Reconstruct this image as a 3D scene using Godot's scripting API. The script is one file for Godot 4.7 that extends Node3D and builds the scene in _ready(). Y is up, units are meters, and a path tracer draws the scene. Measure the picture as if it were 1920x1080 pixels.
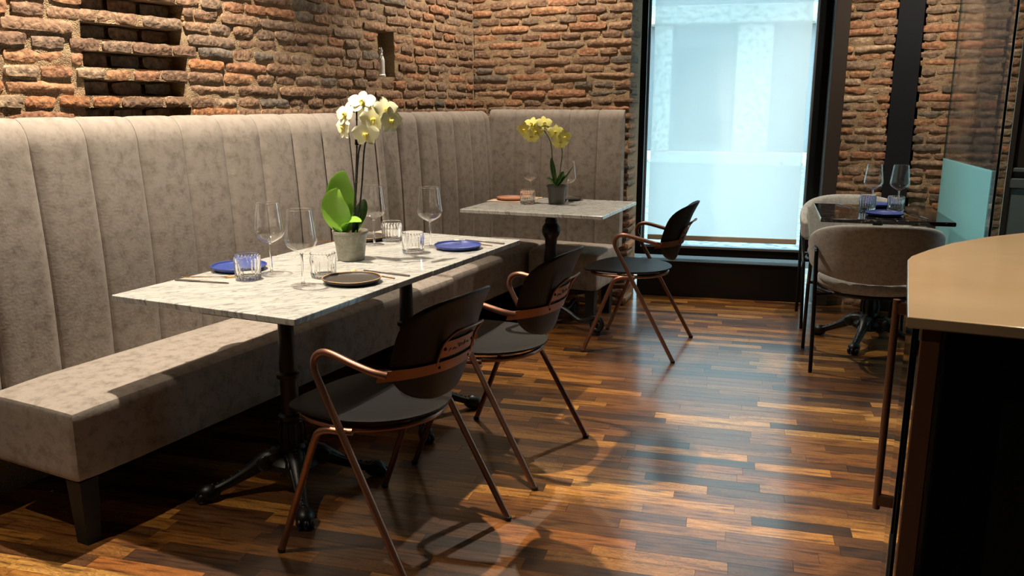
extends Node3D

# ---------------------------------------------------------------- geometry
class Geo:
	var v := PackedVector3Array()
	var n := PackedVector3Array()
	var t := PackedVector2Array()
	var i := PackedInt32Array()
	var x := Transform3D.IDENTITY

	func put(p: Vector3, nn: Vector3, uv := Vector2.ZERO) -> int:
		v.append(x * p)
		n.append((x.basis * nn).normalized())
		t.append(uv)
		return v.size() - 1

	func tri(a: int, b: int, c: int) -> void:
		i.append(a)
		i.append(c)
		i.append(b)

	func quad(a: Vector3, b: Vector3, c: Vector3, d: Vector3) -> void:
		var nn := (b - a).cross(c - a).normalized()
		var k := put(a, nn, Vector2(0, 0))
		put(b, nn, Vector2(1, 0))
		put(c, nn, Vector2(1, 1))
		put(d, nn, Vector2(0, 1))
		tri(k, k + 1, k + 2)
		tri(k, k + 2, k + 3)

	# smooth sheet: f(u, v) for u, v in 0..1; du x dv points outwards
	func sheet(nu: int, nv: int, f: Callable, wrap_u := false, wrap_v := false, uvs := Vector2.ONE, uvo := Vector2.ZERO) -> void:
		var p := PackedVector3Array()
		for b in nv + 1:
			for a in nu + 1:
				p.append(f.call(float(a) / nu, float(b) / nv))
		var q := PackedVector3Array()
		q.resize(p.size())
		var w := nu + 1
		for b in nv:
			for a in nu:
				var k := b * w + a
				var c := (p[k + w + 1] - p[k]).cross(p[k + w] - p[k + 1])
				q[k] += c
				q[k + 1] += c
				q[k + w] += c
				q[k + w + 1] += c
		if wrap_u:
			for b in nv + 1:
				var s := q[b * w] + q[b * w + nu]
				q[b * w] = s
				q[b * w + nu] = s
		if wrap_v:
			for a in w:
				var s := q[a] + q[nv * w + a]
				q[a] = s
				q[nv * w + a] = s
		var base := v.size()
		for k in p.size():
			put(p[k], q[k] if q[k].length_squared() > 1e-24 else Vector3.UP, Vector2(float(k % w) / nu, float(k / w) / nv) * uvs + uvo)
		for b in nv:
			for a in nu:
				var k := base + b * w + a
				tri(k, k + 1, k + w + 1)
				tri(k, k + w + 1, k + w)

	# turned shape: profile of (radius, height) from the bottom of the outside upwards
	func lathe(pr: Array, seg := 24, bend := 38.0) -> void:
		var run := [pr[0]]
		for k in range(1, pr.size()):
			run.append(pr[k])
			var last := k == pr.size() - 1
			if not last:
				var a: Vector2 = (pr[k] - pr[k - 1]).normalized()
				var b: Vector2 = (pr[k + 1] - pr[k]).normalized()
				if absf(a.angle_to(b)) > deg_to_rad(bend):
					last = true
			if last:
				var r := run.duplicate()
				sheet(seg, r.size() - 1, func(u, w):
					var q: Vector2 = r[roundi(w * (r.size() - 1))]
					return Vector3(q.x * cos(u * TAU), q.y, -q.x * sin(u * TAU)), true)
				run = [pr[k]]

	func tube(path: PackedVector3Array, radius: Variant, seg := 10, caps := true, closed := false) -> void:
		var m := path.size()
		var nn := []
		var tt := []
		for k in m:
			var a := path[(k - 1 + m) % m] if closed else path[maxi(k - 1, 0)]
			var b := path[(k + 1) % m] if closed else path[mini(k + 1, m - 1)]
			tt.append((b - a).normalized())
		var ref := Vector3.UP if absf(tt[0].y) < 0.9 else Vector3.RIGHT
		var cur: Vector3 = (ref - tt[0] * ref.dot(tt[0])).normalized()
		for k in m:
			cur = (cur - tt[k] * cur.dot(tt[k])).normalized()
			nn.append(cur)
		var last := m if closed else m - 1
		var at := func(u: float, w: float) -> Vector3:
			var k: int = roundi(w * last) % m
			var r: float = radius if radius is float else radius[k]
			var n2: Vector3 = tt[k].cross(nn[k])
			return path[k] + (nn[k] * cos(u * TAU) + n2 * sin(u * TAU)) * r
		sheet(seg, last, at, true, closed)
		if caps and not closed:
			for e in [0, m - 1]:
				var out: Vector3 = -tt[0] if e == 0 else tt[m - 1]
				var c := put(path[e], out)
				var ring := []
				for s in seg:
					ring.append(put(at.call(float(s) / seg, 0.0 if e == 0 else 1.0), out))
				for s in seg:
					if e == 0:
						tri(c, ring[(s + 1) % seg], ring[s])
					else:
						tri(c, ring[s], ring[(s + 1) % seg])

	# box with softened edges
	func box(c: Vector3, size: Vector3, b := 0.003, uvk := 0.0) -> void:
		var h := size / 2
		b = minf(b, minf(h.x, minf(h.y, h.z)) * 0.9)
		var id := {}
		for sx in [-1, 1]:
			for sy in [-1, 1]:
				for sz in [-1, 1]:
					for f in 3:
						var p := Vector3(sx * (h.x - b), sy * (h.y - b), sz * (h.z - b))
						var nn := Vector3.ZERO
						nn[f] = [sx, sy, sz][f]
						p[f] = [sx, sy, sz][f] * h[f]
						var uv := Vector2.ZERO
						if uvk > 0.0:
							uv = Vector2(p[(f + 1) % 3], p[(f + 2) % 3]) * uvk
						id[[sx, sy, sz, f]] = put(c + p, nn, uv)
		var fix := func(a: int, bb: int, cc: int) -> void:
			var g := (v[bb] - v[a]).cross(v[cc] - v[a])
			if g.dot(n[a] + n[bb] + n[cc]) < 0.0:
				tri(a, cc, bb)
			else:
				tri(a, bb, cc)
		var s2 := [[-1, -1], [1, -1], [1, 1], [-1, 1]]
		for f in 3:
			var o := [(f + 1) % 3, (f + 2) % 3]
			for s in [-1, 1]:
				var k := []
				for e in s2:
					var key := [0, 0, 0, f]
					key[f] = s
					key[o[0]] = e[0]
					key[o[1]] = e[1]
					k.append(id[key])
				fix.call(k[0], k[1], k[2])
				fix.call(k[0], k[2], k[3])
			for e in s2:
				var k := []
				for s in [-1, 1]:
					for g in o:
						var key := [0, 0, 0, g]
						key[f] = s
						key[o[0]] = e[0]
						key[o[1]] = e[1]
						k.append(id[key])
				fix.call(k[0], k[1], k[3])
				fix.call(k[0], k[3], k[2])
		for sx in [-1, 1]:
			for sy in [-1, 1]:
				for sz in [-1, 1]:
					fix.call(id[[sx, sy, sz, 0]], id[[sx, sy, sz, 1]], id[[sx, sy, sz, 2]])

	# upright slab on a polygon of (x, z), with a softened rim
	func slab(poly: PackedVector2Array, y0: float, y1: float, b := 0.002) -> void:
		if not Geometry2D.is_polygon_clockwise(poly):
			poly = poly.duplicate()
			poly.reverse()
		var m := poly.size()
		var inn := PackedVector2Array()
		var no := PackedVector2Array()
		for k in m:
			var d0 := (poly[k] - poly[(k - 1 + m) % m]).normalized()
			var d1 := (poly[(k + 1) % m] - poly[k]).normalized()
			var o0 := Vector2(d0.y, -d0.x)
			var o1 := Vector2(d1.y, -d1.x)
			var mm := (o0 + o1).normalized()
			no.append(mm)
			inn.append(poly[k] - mm * b / maxf(0.4, mm.dot(o0)))
		# is the offset inwards?
		if Geometry2D.is_point_in_polygon(poly[0] + no[0] * 0.001, poly):
			for k in m:
				no[k] = -no[k]
				inn[k] = poly[k] * 2.0 - inn[k]
		var ix := Geometry2D.triangulate_polygon(inn)
		for side in [0, 1]:
			var y := y1 if side == 1 else y0
			var nn := Vector3.UP if side == 1 else Vector3.DOWN
			var base := v.size()
			for k in m:
				put(Vector3(inn[k].x, y, inn[k].y), nn, inn[k])
			for k in range(0, ix.size(), 3):
				var a := base + ix[k]
				var bb := base + ix[k + 1]
				var c := base + ix[k + 2]
				if (v[bb] - v[a]).cross(v[c] - v[a]).dot(x.basis * nn) < 0.0:
					tri(a, c, bb)
				else:
					tri(a, bb, c)
		for k in m:
			var j := (k + 1) % m
			var e := (poly[j] - poly[k]).normalized()
			var o := Vector2(e.y, -e.x)
			if o.dot(no[k]) < 0.0:
				o = -o
			var on := Vector3(o.x, 0, o.y)
			var rows := [[inn, y0, Vector3.DOWN], [poly, y0 + b, on], [poly, y1 - b, on], [inn, y1, Vector3.UP]]
			var ids := []
			for r in rows:
				ids.append([put(Vector3(r[0][k].x, r[1], r[0][k].y), r[2]), put(Vector3(r[0][j].x, r[1], r[0][j].y), r[2])])
			for r in 3:
				var a: int = ids[r][0]
				var bb: int = ids[r][1]
				var c: int = ids[r + 1][1]
				var d: int = ids[r + 1][0]
				if (v[bb] - v[a]).cross(v[c] - v[a]).dot(x.basis * (on + (rows[r][2] + rows[r + 1][2]) * 0.5)) < 0.0:
					tri(a, c, bb)
					tri(a, d, c)
				else:
					tri(a, bb, c)
					tri(a, c, d)

	func ball(c: Vector3, r: Vector3, seg := 12, rows := 8) -> void:
		sheet(seg, rows, func(u, w):
			var th: float = (w - 0.5) * PI
			return c + Vector3(r.x * cos(th) * cos(u * TAU), r.y * sin(th), -r.z * cos(th) * sin(u * TAU)), true)

	func join(g: Geo, at: Transform3D) -> void:
		var base := v.size()
		var nb := at.basis.inverse().transposed()
		for k in g.v.size():
			v.append(at * g.v[k])
			n.append((nb * g.n[k]).normalized())
			t.append(g.t[k])
		for k in g.i:
			i.append(base + k)

	func mesh() -> ArrayMesh:
		var a := []
		a.resize(Mesh.ARRAY_MAX)
		a[Mesh.ARRAY_VERTEX] = v
		a[Mesh.ARRAY_NORMAL] = n
		a[Mesh.ARRAY_TEX_UV] = t
		a[Mesh.ARRAY_INDEX] = i
		var m := ArrayMesh.new()
		m.add_surface_from_arrays(Mesh.PRIMITIVE_TRIANGLES, a)
		return m

var M := {}
var taken := {}

func smooth(pts: Array, per := 6) -> PackedVector3Array:
	var out := PackedVector3Array()
	for k in pts.size() - 1:
		var a: Vector3 = pts[maxi(k - 1, 0)]
		var b: Vector3 = pts[k]
		var c: Vector3 = pts[k + 1]
		var d: Vector3 = pts[mini(k + 2, pts.size() - 1)]
		for s in per:
			out.append(b.cubic_interpolate(c, a, d, float(s) / per))
	out.append(pts[-1])
	return out

# ---------------------------------------------------------------- naming
func numbered(parent: Node, called: String) -> String:
	var key := str(parent.get_instance_id()) + called
	var k: int = taken.get(key, 0)
	taken[key] = k + 1
	return called if k == 0 else "%s_%03d" % [called, k]

func add(o: Node3D, called: String, parent: Node = self) -> Node3D:
	o.name = numbered(parent, called)
	parent.add_child(o, true)
	return o

func part(parent: Node, called: String, g: Geo, m: Material, label := "") -> MeshInstance3D:
	var o := MeshInstance3D.new()
	o.mesh = g.mesh()
	o.material_override = m
	add(o, called, parent)
	if label:
		o.set_meta("label", label)
	return o

func piece(parent: Node, called: String, mesh: Mesh, m: Material, at: Transform3D) -> MeshInstance3D:
	var o := MeshInstance3D.new()
	o.mesh = mesh
	o.material_override = m
	o.transform = at
	add(o, called, parent)
	return o

# what lies past the limit for single pieces: one mesh, one surface for each material
func joined(parent: Node, called: String, by_material: Dictionary, mats: Array) -> void:
	if by_material.is_empty():
		return
	var mesh := ArrayMesh.new()
	for m in by_material:
		var one: ArrayMesh = by_material[m].mesh()
		mesh.add_surface_from_arrays(Mesh.PRIMITIVE_TRIANGLES, one.surface_get_arrays(0))
		mesh.surface_set_material(mesh.get_surface_count() - 1, mats[m])
	var o := MeshInstance3D.new()
	o.mesh = mesh
	add(o, called, parent)
	o.set_meta("kind", "stuff")

func tag(o: Node, label: String, category: String, group := "") -> Node:
	o.set_meta("label", label)
	o.set_meta("category", category)
	if group:
		o.set_meta("group", group)
	return o

func thing(called: String, label: String, category: String, at := Vector3.ZERO, turn := 0.0, group := "") -> Node3D:
	var o := Node3D.new()
	o.position = at
	o.rotation.y = deg_to_rad(turn)
	add(o, called)
	tag(o, label, category, group)
	return o

func copy(src: Node3D, called: String, label: String, at: Vector3, turn: float) -> Node3D:
	var o: Node3D = src.duplicate()
	add(o, called)
	o.position = at
	o.rotation.y = deg_to_rad(turn)
	o.set_meta("label", label)
	return o

func struct(called: String, g: Geo, m: Material, at := Transform3D.IDENTITY) -> MeshInstance3D:
	var o := part(self, called, g, m)
	o.transform = at
	o.set_meta("kind", "structure")
	return o

# ---------------------------------------------------------------- materials
func noise_image(sd: int, freq: float, oct := 4, size := 512, kind := FastNoiseLite.TYPE_SIMPLEX_SMOOTH, fractal := FastNoiseLite.FRACTAL_FBM, warp := 0.0, gain := 0.5) -> Image:
	var f := FastNoiseLite.new()
	f.seed = sd
	f.noise_type = kind
	f.frequency = freq
	f.fractal_type = fractal
	f.fractal_octaves = oct
	f.fractal_gain = gain
	if warp > 0.0:
		f.domain_warp_enabled = true
		f.domain_warp_amplitude = warp
		f.domain_warp_frequency = freq * 0.8
	return f.get_seamless_image(size, size)

func ramp(img: Image, stops: Array, rings := 0.0, ring_depth := 0.0) -> ImageTexture:
	var g := Gradient.new()
	g.offsets = PackedFloat32Array(stops.map(func(s): return s[0]))
	g.colors = PackedColorArray(stops.map(func(s): return s[1]))
	var lut := PackedByteArray()
	for k in 256:
		var c := g.sample(k / 255.0)
		if rings > 0.0:
			var ph := fposmod(k / 255.0 * rings, 1.0)
			var d := 1.0 - ring_depth * pow(ph, 2.0)
			c = Color(c.r * d, c.g * d, c.b * d)
		lut.append(int(clampf(c.r, 0, 1) * 255))
		lut.append(int(clampf(c.g, 0, 1) * 255))
		lut.append(int(clampf(c.b, 0, 1) * 255))
	img.convert(Image.FORMAT_L8)
	var src := img.get_data()
	var out := PackedByteArray()
	out.resize(src.size() * 3)
	for k in src.size():
		var b := src[k] * 3
		out[k * 3] = lut[b]
		out[k * 3 + 1] = lut[b + 1]
		out[k * 3 + 2] = lut[b + 2]
	return ImageTexture.create_from_image(Image.create_from_data(img.get_width(), img.get_height(), false, Image.FORMAT_RGB8, out))

func grey(img: Image) -> ImageTexture:
	img.convert(Image.FORMAT_L8)
	return ImageTexture.create_from_image(img)

func mat(c: Color, rough := 0.6, metal := 0.0, tex: Texture2D = null, scale := 0.0, bump: Texture2D = null, bump_cm := 0.0, world := true) -> StandardMaterial3D:
	var m := StandardMaterial3D.new()
	m.albedo_color = c
	m.roughness = rough
	m.metallic = metal
	if tex:
		m.albedo_texture = tex
	if bump:
		m.heightmap_enabled = true
		m.heightmap_texture = bump
		m.heightmap_scale = bump_cm
	if scale > 0.0:
		m.uv1_triplanar = true
		m.uv1_world_triplanar = world
		m.uv1_scale = Vector3.ONE * scale
	return m

func pane_mat(c: Color, rough := 0.02) -> StandardMaterial3D:
	var m := mat(c, rough)
	m.transparency = BaseMaterial3D.TRANSPARENCY_ALPHA
	return m

func build_materials() -> void:
	var blotch := ramp(noise_image(11, 0.022, 5), [[0.0, Color(0.52, 0.5, 0.5)], [0.4, Color(0.82, 0.8, 0.78)], [0.62, Color(1, 1, 1)], [1.0, Color(1, 0.97, 0.92)]])
	var rough_h := grey(noise_image(12, 0.03, 5))
	var face := ramp(noise_image(15, 0.014, 6, 512, FastNoiseLite.TYPE_SIMPLEX_SMOOTH, FastNoiseLite.FRACTAL_FBM, 0.0, 0.6), [[0.0, Color(0.50, 0.47, 0.45)], [0.3, Color(0.70, 0.68, 0.66)], [0.5, Color(0.84, 0.83, 0.82)], [0.66, Color(0.88, 0.88, 0.86)], [0.78, Color(1, 1, 0.97)], [1.0, Color(1, 1, 1)]])
	var pit := grey(noise_image(16, 0.02, 4, 512, FastNoiseLite.TYPE_SIMPLEX_SMOOTH, FastNoiseLite.FRACTAL_FBM, 0.0, 0.45))
	var tones := [Color(0.79, 0.555, 0.39), Color(0.73, 0.535, 0.41), Color(0.68, 0.545, 0.44), Color(0.63, 0.53, 0.45), Color(0.52, 0.47, 0.425), Color(0.79, 0.68, 0.57), Color(0.78, 0.585, 0.44), Color(0.60, 0.475, 0.39)]
	M.brick = []
	for c in tones:
		M.brick.append(mat(c, 0.92, 0.0, face, 4.0, pit, 0.25))
	M.mortar = mat(Color(0.68, 0.59, 0.465), 0.95, 0.0, ramp(noise_image(13, 0.05, 5), [[0.0, Color(0.66, 0.63, 0.6)], [0.5, Color(0.92, 0.9, 0.88)], [1.0, Color(1, 1, 1)]]), 4.0, grey(noise_image(14, 0.09, 4)), 0.5)
	M.pale_mortar = mat(Color(0.72, 0.69, 0.64), 0.95, 0.0, blotch, 4.0, rough_h, 1.0)
	# wood strips: contour lines of a stretched noise give the cathedral grain
	var wt := [ramp(noise_image(21, 0.008, 3, 512, FastNoiseLite.TYPE_SIMPLEX_SMOOTH, FastNoiseLite.FRACTAL_FBM, 18.0), [[0.0, Color(0.42, 0.37, 0.33)], [0.4, Color(0.86, 0.83, 0.8)], [1.0, Color(1, 1, 1)]], 11.0, 0.5),
		ramp(noise_image(22, 0.012, 4, 512, FastNoiseLite.TYPE_SIMPLEX_SMOOTH, FastNoiseLite.FRACTAL_FBM, 25.0), [[0.0, Color(0.32, 0.28, 0.26)], [0.38, Color(0.82, 0.77, 0.72)], [0.7, Color(1, 0.98, 0.95)], [1.0, Color(0.8, 0.72, 0.65)]], 9.0, 0.3)]
	M.wood = []
	for c in [Color(0.81, 0.58, 0.28), Color(0.72, 0.50, 0.235), Color(0.62, 0.42, 0.20), Color(0.53, 0.35, 0.175), Color(0.44, 0.29, 0.155), Color(0.31, 0.21, 0.13), Color(0.64, 0.41, 0.195), Color(0.86, 0.65, 0.34)]:
		for w in wt:
			var m := mat(c, 0.34, 0.0, w)
			m.metallic_specular = 0.55
			m.clearcoat_enabled = true
			m.clearcoat = 1.0
			m.clearcoat_roughness = 0.17
			M.wood.append(m)
	M.subfloor = mat(Color(0.16, 0.1, 0.07), 0.8)
	# velvet with brushed patches
	var vel := ramp(noise_image(31, 0.012, 6, 1024, FastNoiseLite.TYPE_SIMPLEX_SMOOTH, FastNoiseLite.FRACTAL_FBM, 0.0, 0.72), [[0.0, Color(0.66, 0.64, 0.62)], [0.3, Color(0.86, 0.845, 0.83)], [0.55, Color(0.96, 0.955, 0.95)], [1.0, Color(1, 1, 1)]])
	var nap := grey(noise_image(32, 0.12, 3))
	M.velvet = mat(Color(0.555, 0.52, 0.485), 0.9, 0.0, vel, 1.15, nap, 0.05)
	M.velvet.rim_enabled = true
	M.velvet.rim = 0.35
	M.velvet.rim_tint = 0.6
	M.taupe = mat(Color(0.64, 0.64, 0.63), 0.9, 0.0, vel, 2.6, nap, 0.04)
	M.taupe.rim_enabled = true
	M.taupe.rim = 0.4
	M.taupe.rim_tint = 0.6
	# marbles
	var white := ramp(noise_image(41, 0.009, 4, 1024, FastNoiseLite.TYPE_SIMPLEX_SMOOTH, FastNoiseLite.FRACTAL_FBM, 50.0), [[0.0, Color(0.93, 0.93, 0.92)], [0.40, Color(1, 1, 1)], [0.46, Color(0.9, 0.9, 0.9)], [0.49, Color(0.68, 0.68, 0.69)], [0.53, Color(0.93, 0.93, 0.93)], [0.62, Color(1, 1, 1)], [0.70, Color(0.82, 0.82, 0.83)], [0.76, Color(0.97, 0.97, 0.96)], [1.0, Color(1, 1, 1)]])
	M.marble = mat(Color(0.71, 0.71, 0.69), 0.14, 0.0, white)
	var dark := ramp(noise_image(42, 0.006, 4, 1024, FastNoiseLite.TYPE_SIMPLEX_SMOOTH, FastNoiseLite.FRACTAL_RIDGED, 60.0), [[0.0, Color(0.06, 0.055, 0.055)], [0.80, Color(0.10, 0.09, 0.09)], [0.87, Color(0.40, 0.36, 0.34)], [0.93, Color(0.85, 0.8, 0.76)], [1.0, Color(0.95, 0.92, 0.9)]])
	M.black_marble = mat(Color(0.9, 0.9, 0.9), 0.08, 0.0, dark, 1.3)
	M.quartz = mat(Color(0.82, 0.71, 0.56), 0.12, 0.0, ramp(noise_image(43, 0.006, 3), [[0.0, Color(0.95, 0.94, 0.92)], [1.0, Color(1, 1, 1)]]), 1.2)
	# metals and lacquers
	M.copper = mat(Color(0.50, 0.355, 0.285), 0.36, 0.8)
	M.iron = mat(Color(0.045, 0.045, 0.05), 0.42, 0.2)
	M.black_wood = mat(Color(0.028, 0.027, 0.026), 0.46, 0.0, null, 3.0, grey(noise_image(51, 0.08, 3)), 0.02)
	M.black_wood.metallic_specular = 0.36
	M.black_leg = mat(Color(0.035, 0.03, 0.03), 0.55)
	M.black_metal = mat(Color(0.03, 0.033, 0.04), 0.4, 0.3)
	M.screw = mat(Color(0.03, 0.03, 0.03), 0.35, 0.5)
	M.gold = mat(Color(0.90, 0.66, 0.32), 0.22, 1.0)
	M.steel = mat(Color(0.52, 0.49, 0.47), 0.3, 0.8)
	M.chrome = mat(Color(0.62, 0.58, 0.55), 0.16, 1.0)
	M.dark_glass = mat(Color(0.03, 0.03, 0.032), 0.06)
	M.bronze = mat(Color(0.52, 0.36, 0.26), 0.36, 0.45)
	# tableware
	M.blue = mat(Color(0.165, 0.235, 0.50), 0.4)
	M.charcoal = mat(Color(0.22, 0.19, 0.165), 0.55, 0.0, blotch, 9.0)
	M.plate_rim = mat(Color(0.62, 0.48, 0.32), 0.5)
	M.pink = mat(Color(0.72, 0.50, 0.40), 0.45)
	M.glass = pane_mat(Color(1, 1, 1, 0.0))
	M.cut_glass = pane_mat(Color(1, 1, 1, 0.0), 0.03)
	M.cut_glass.refraction_enabled = true
	M.cut_glass.refraction_scale = 0.05
	M.cut_glass.albedo_color = Color(1, 1, 1, 0.0)
	M.napkin = mat(Color(0.80, 0.70, 0.58), 0.9)
	# plants
	M.leaf = mat(Color(0.54, 0.70, 0.28), 0.36)
	M.leaf.backlight_enabled = true
	M.leaf.backlight = Color(0.4, 0.55, 0.15)
	M.leaf_dark = mat(Color(0.20, 0.34, 0.11), 0.42)
	M.petal = mat(Color(0.95, 0.94, 0.80), 0.6)
	M.petal.backlight_enabled = true
	M.petal.backlight = Color(0.5, 0.5, 0.4)
	M.petal_yellow = mat(Color(0.97, 0.95, 0.56), 0.6)
	M.petal_yellow.backlight_enabled = true
	M.petal_yellow.backlight = Color(0.5, 0.48, 0.2)
	M.lip = mat(Color(0.92, 0.84, 0.36), 0.6)
	M.stem = mat(Color(0.10, 0.11, 0.05), 0.5)
	M.stem_green = mat(Color(0.30, 0.36, 0.12), 0.5)
	M.bark = mat(Color(0.36, 0.25, 0.16), 0.9, 0.0, blotch, 12.0, rough_h, 1.0)
	M.pot_grey = mat(Color(0.66, 0.65, 0.60), 0.35, 0.0, ramp(noise_image(61, 0.014, 3, 256, FastNoiseLite.TYPE_SIMPLEX_SMOOTH, FastNoiseLite.FRACTAL_FBM, 40.0), [[0.0, Color(0.72, 0.72, 0.7)], [0.5, Color(0.85, 0.85, 0.83)], [0.56, Color(1, 1, 1)], [0.62, Color(0.85, 0.85, 0.83)], [1.0, Color(0.8, 0.8, 0.78)]]), 7.0)
	M.pot_dark = mat(Color(0.30, 0.29, 0.27), 0.3)
	# setting
	M.plaster = mat(Color(0.38, 0.35, 0.32), 0.9)
	M.ceiling = mat(Color(0.36, 0.34, 0.32), 0.9)
	M.frame = mat(Color(0.035, 0.04, 0.05), 0.35, 0.2)
	M.liner = mat(Color(0.19, 0.155, 0.13), 0.5)
	M.sill = mat(Color(0.22, 0.235, 0.25), 0.4, 0.4)
	M.column = mat(Color(0.055, 0.075, 0.105), 0.5, 0.1)
	M.void = mat(Color(0.03, 0.03, 0.03), 0.9)
	M.blind = mat(Color(0.88, 0.93, 0.93, 0.64), 0.9)
	M.blind.transparency = BaseMaterial3D.TRANSPARENCY_ALPHA
	M.blind.backlight_enabled = true
	M.blind.backlight = Color(1, 1, 1)
	M.blind_bar = mat(Color(0.62, 0.56, 0.48), 0.6)
	M.aluminium = mat(Color(0.5, 0.53, 0.55), 0.35, 0.7)
	M.film = mat(Color(0.74, 0.98, 1.0, 1.0), 0.8)
	M.film.backlight_enabled = true
	M.film.backlight = Color(0.85, 1, 1)
	M.window_glass = pane_mat(Color(1, 1, 1, 0.03))
	M.green_edge = mat(Color(0.04, 0.17, 0.16), 0.15)
	M.door_panel = mat(Color(0.42, 0.46, 0.47), 0.5)
	M.door_rail = mat(Color(0.36, 0.40, 0.41), 0.6)
	M.door_dark = mat(Color(0.16, 0.12, 0.10), 0.5)
	M.asphalt = mat(Color(0.62, 0.62, 0.62), 0.9, 0.0, blotch, 0.6)
	M.stone = mat(Color(0.90, 0.89, 0.86), 0.9, 0.0, blotch, 0.5)
	M.stone_grey = mat(Color(0.56, 0.57, 0.58), 0.9)
	M.shop_dark = mat(Color(0.30, 0.31, 0.32), 0.6)
	M.lamp_glow = mat(Color(1, 0.9, 0.75), 0.5)
	M.lamp_glow.emission_enabled = true
	M.lamp_glow.emission = Color(1.0, 0.84, 0.62)
	M.lamp_glow.emission_energy_multiplier = 4.0
	M.lamp_ring = mat(Color(0.06, 0.06, 0.06), 0.4)
	M.ceramic = mat(Color(0.86, 0.86, 0.84), 0.25)

# ---------------------------------------------------------------- camera, sky, light
func build_view() -> void:
	var cam := Camera3D.new()
	cam.name = "camera"
	add_child(cam)
	var yaw := 0.4311
	var pitch := 0.2178
	var f := Vector3(-sin(yaw) * cos(pitch), -sin(pitch), -cos(yaw) * cos(pitch))
	var r := Vector3(cos(yaw), 0, -sin(yaw))
	var u := r.cross(f)
	cam.transform = Transform3D(Basis(r, u, -f), Vector3(2.2008, 1.3331, 1.7754))
	cam.fov = 38.27
	cam.near = 0.05
	cam.far = 200.0
	cam.current = true
	var e := Environment.new()
	var sky := Sky.new()
	var sm := ProceduralSkyMaterial.new()
	sm.sky_top_color = Color(0.58, 0.76, 0.82)
	sm.sky_horizon_color = Color(0.76, 0.88, 0.92)
	sm.ground_horizon_color = Color(0.6, 0.64, 0.66)
	sm.ground_bottom_color = Color(0.42, 0.44, 0.45)
	sm.sky_energy_multiplier = 1.0
	sky.sky_material = sm
	e.background_mode = Environment.BG_SKY
	e.sky = sky
	e.background_energy_multiplier = 7.7
	e.tonemap_mode = Environment.TONE_MAPPER_LINEAR
	e.tonemap_exposure = 1.3
	e.sdfgi_enabled = true
	e.ssao_enabled = true
	e.ssil_enabled = true
	var we := WorldEnvironment.new()
	we.name = "environment"
	we.environment = e
	add_child(we)

const CEIL := 3.2

func downlight(x: float, z: float, energy: float, angle: float, aim: Vector3, label: String) -> void:
	var o := thing("ceiling_downlight", label, "lamp", Vector3(x, CEIL, z), 0.0, "recessed ceiling downlights")
	var g := Geo.new()
	g.lathe([Vector2(0.036, -0.001), Vector2(0.05, -0.006), Vector2(0.052, 0.0)], 24)
	part(o, "trim_ring", g, M.lamp_ring)
	g = Geo.new()
	g.lathe([Vector2(0.0, -0.002), Vector2(0.036, -0.002), Vector2(0.036, 0.0)], 24)
	part(o, "light_disc", g, M.lamp_glow)
	var l := SpotLight3D.new()
	l.name = "spot_light"
	o.add_child(l)
	l.position = Vector3(0, -0.02, 0)
	l.light_color = Color(1.0, 0.935, 0.845)
	l.light_energy = energy
	l.light_size = 0.025
	l.spot_angle = angle
	l.spot_angle_attenuation = 0.7
	l.spot_range = 12.0
	l.spot_attenuation = 2.0
	l.shadow_enabled = true
	var d := (aim - o.position).normalized()
	l.basis = Basis.looking_at(d, Vector3(0, 0, 1) if absf(d.y) > 0.9 else Vector3.UP)

func build_lamps() -> void:
	downlight(-0.02, -0.45, 13.5, 46.0, Vector3(0.0, 0, -0.45), "recessed ceiling downlight above the front marble table")
	downlight(0.1, -2.9, 5.5, 50.0, Vector3(0.2, 0, -2.8), "recessed ceiling downlight above the corner marble table")
	downlight(-0.1, 1.3, 3.0, 55.0, Vector3(0.1, 0, 1.0), "recessed ceiling downlight above the near end of the bench")
	downlight(2.75, -0.3, 4.5, 30.0, Vector3(2.8, 0, -0.3), "recessed ceiling downlight above the pale counter")
	downlight(2.15, -3.3, 4.5, 44.0, Vector3(2.1, 0, -3.4), "recessed ceiling downlight above the black marble table")

# ---------------------------------------------------------------- brick walls
var brick_geo := {}
var brick_mesh := {}

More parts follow.
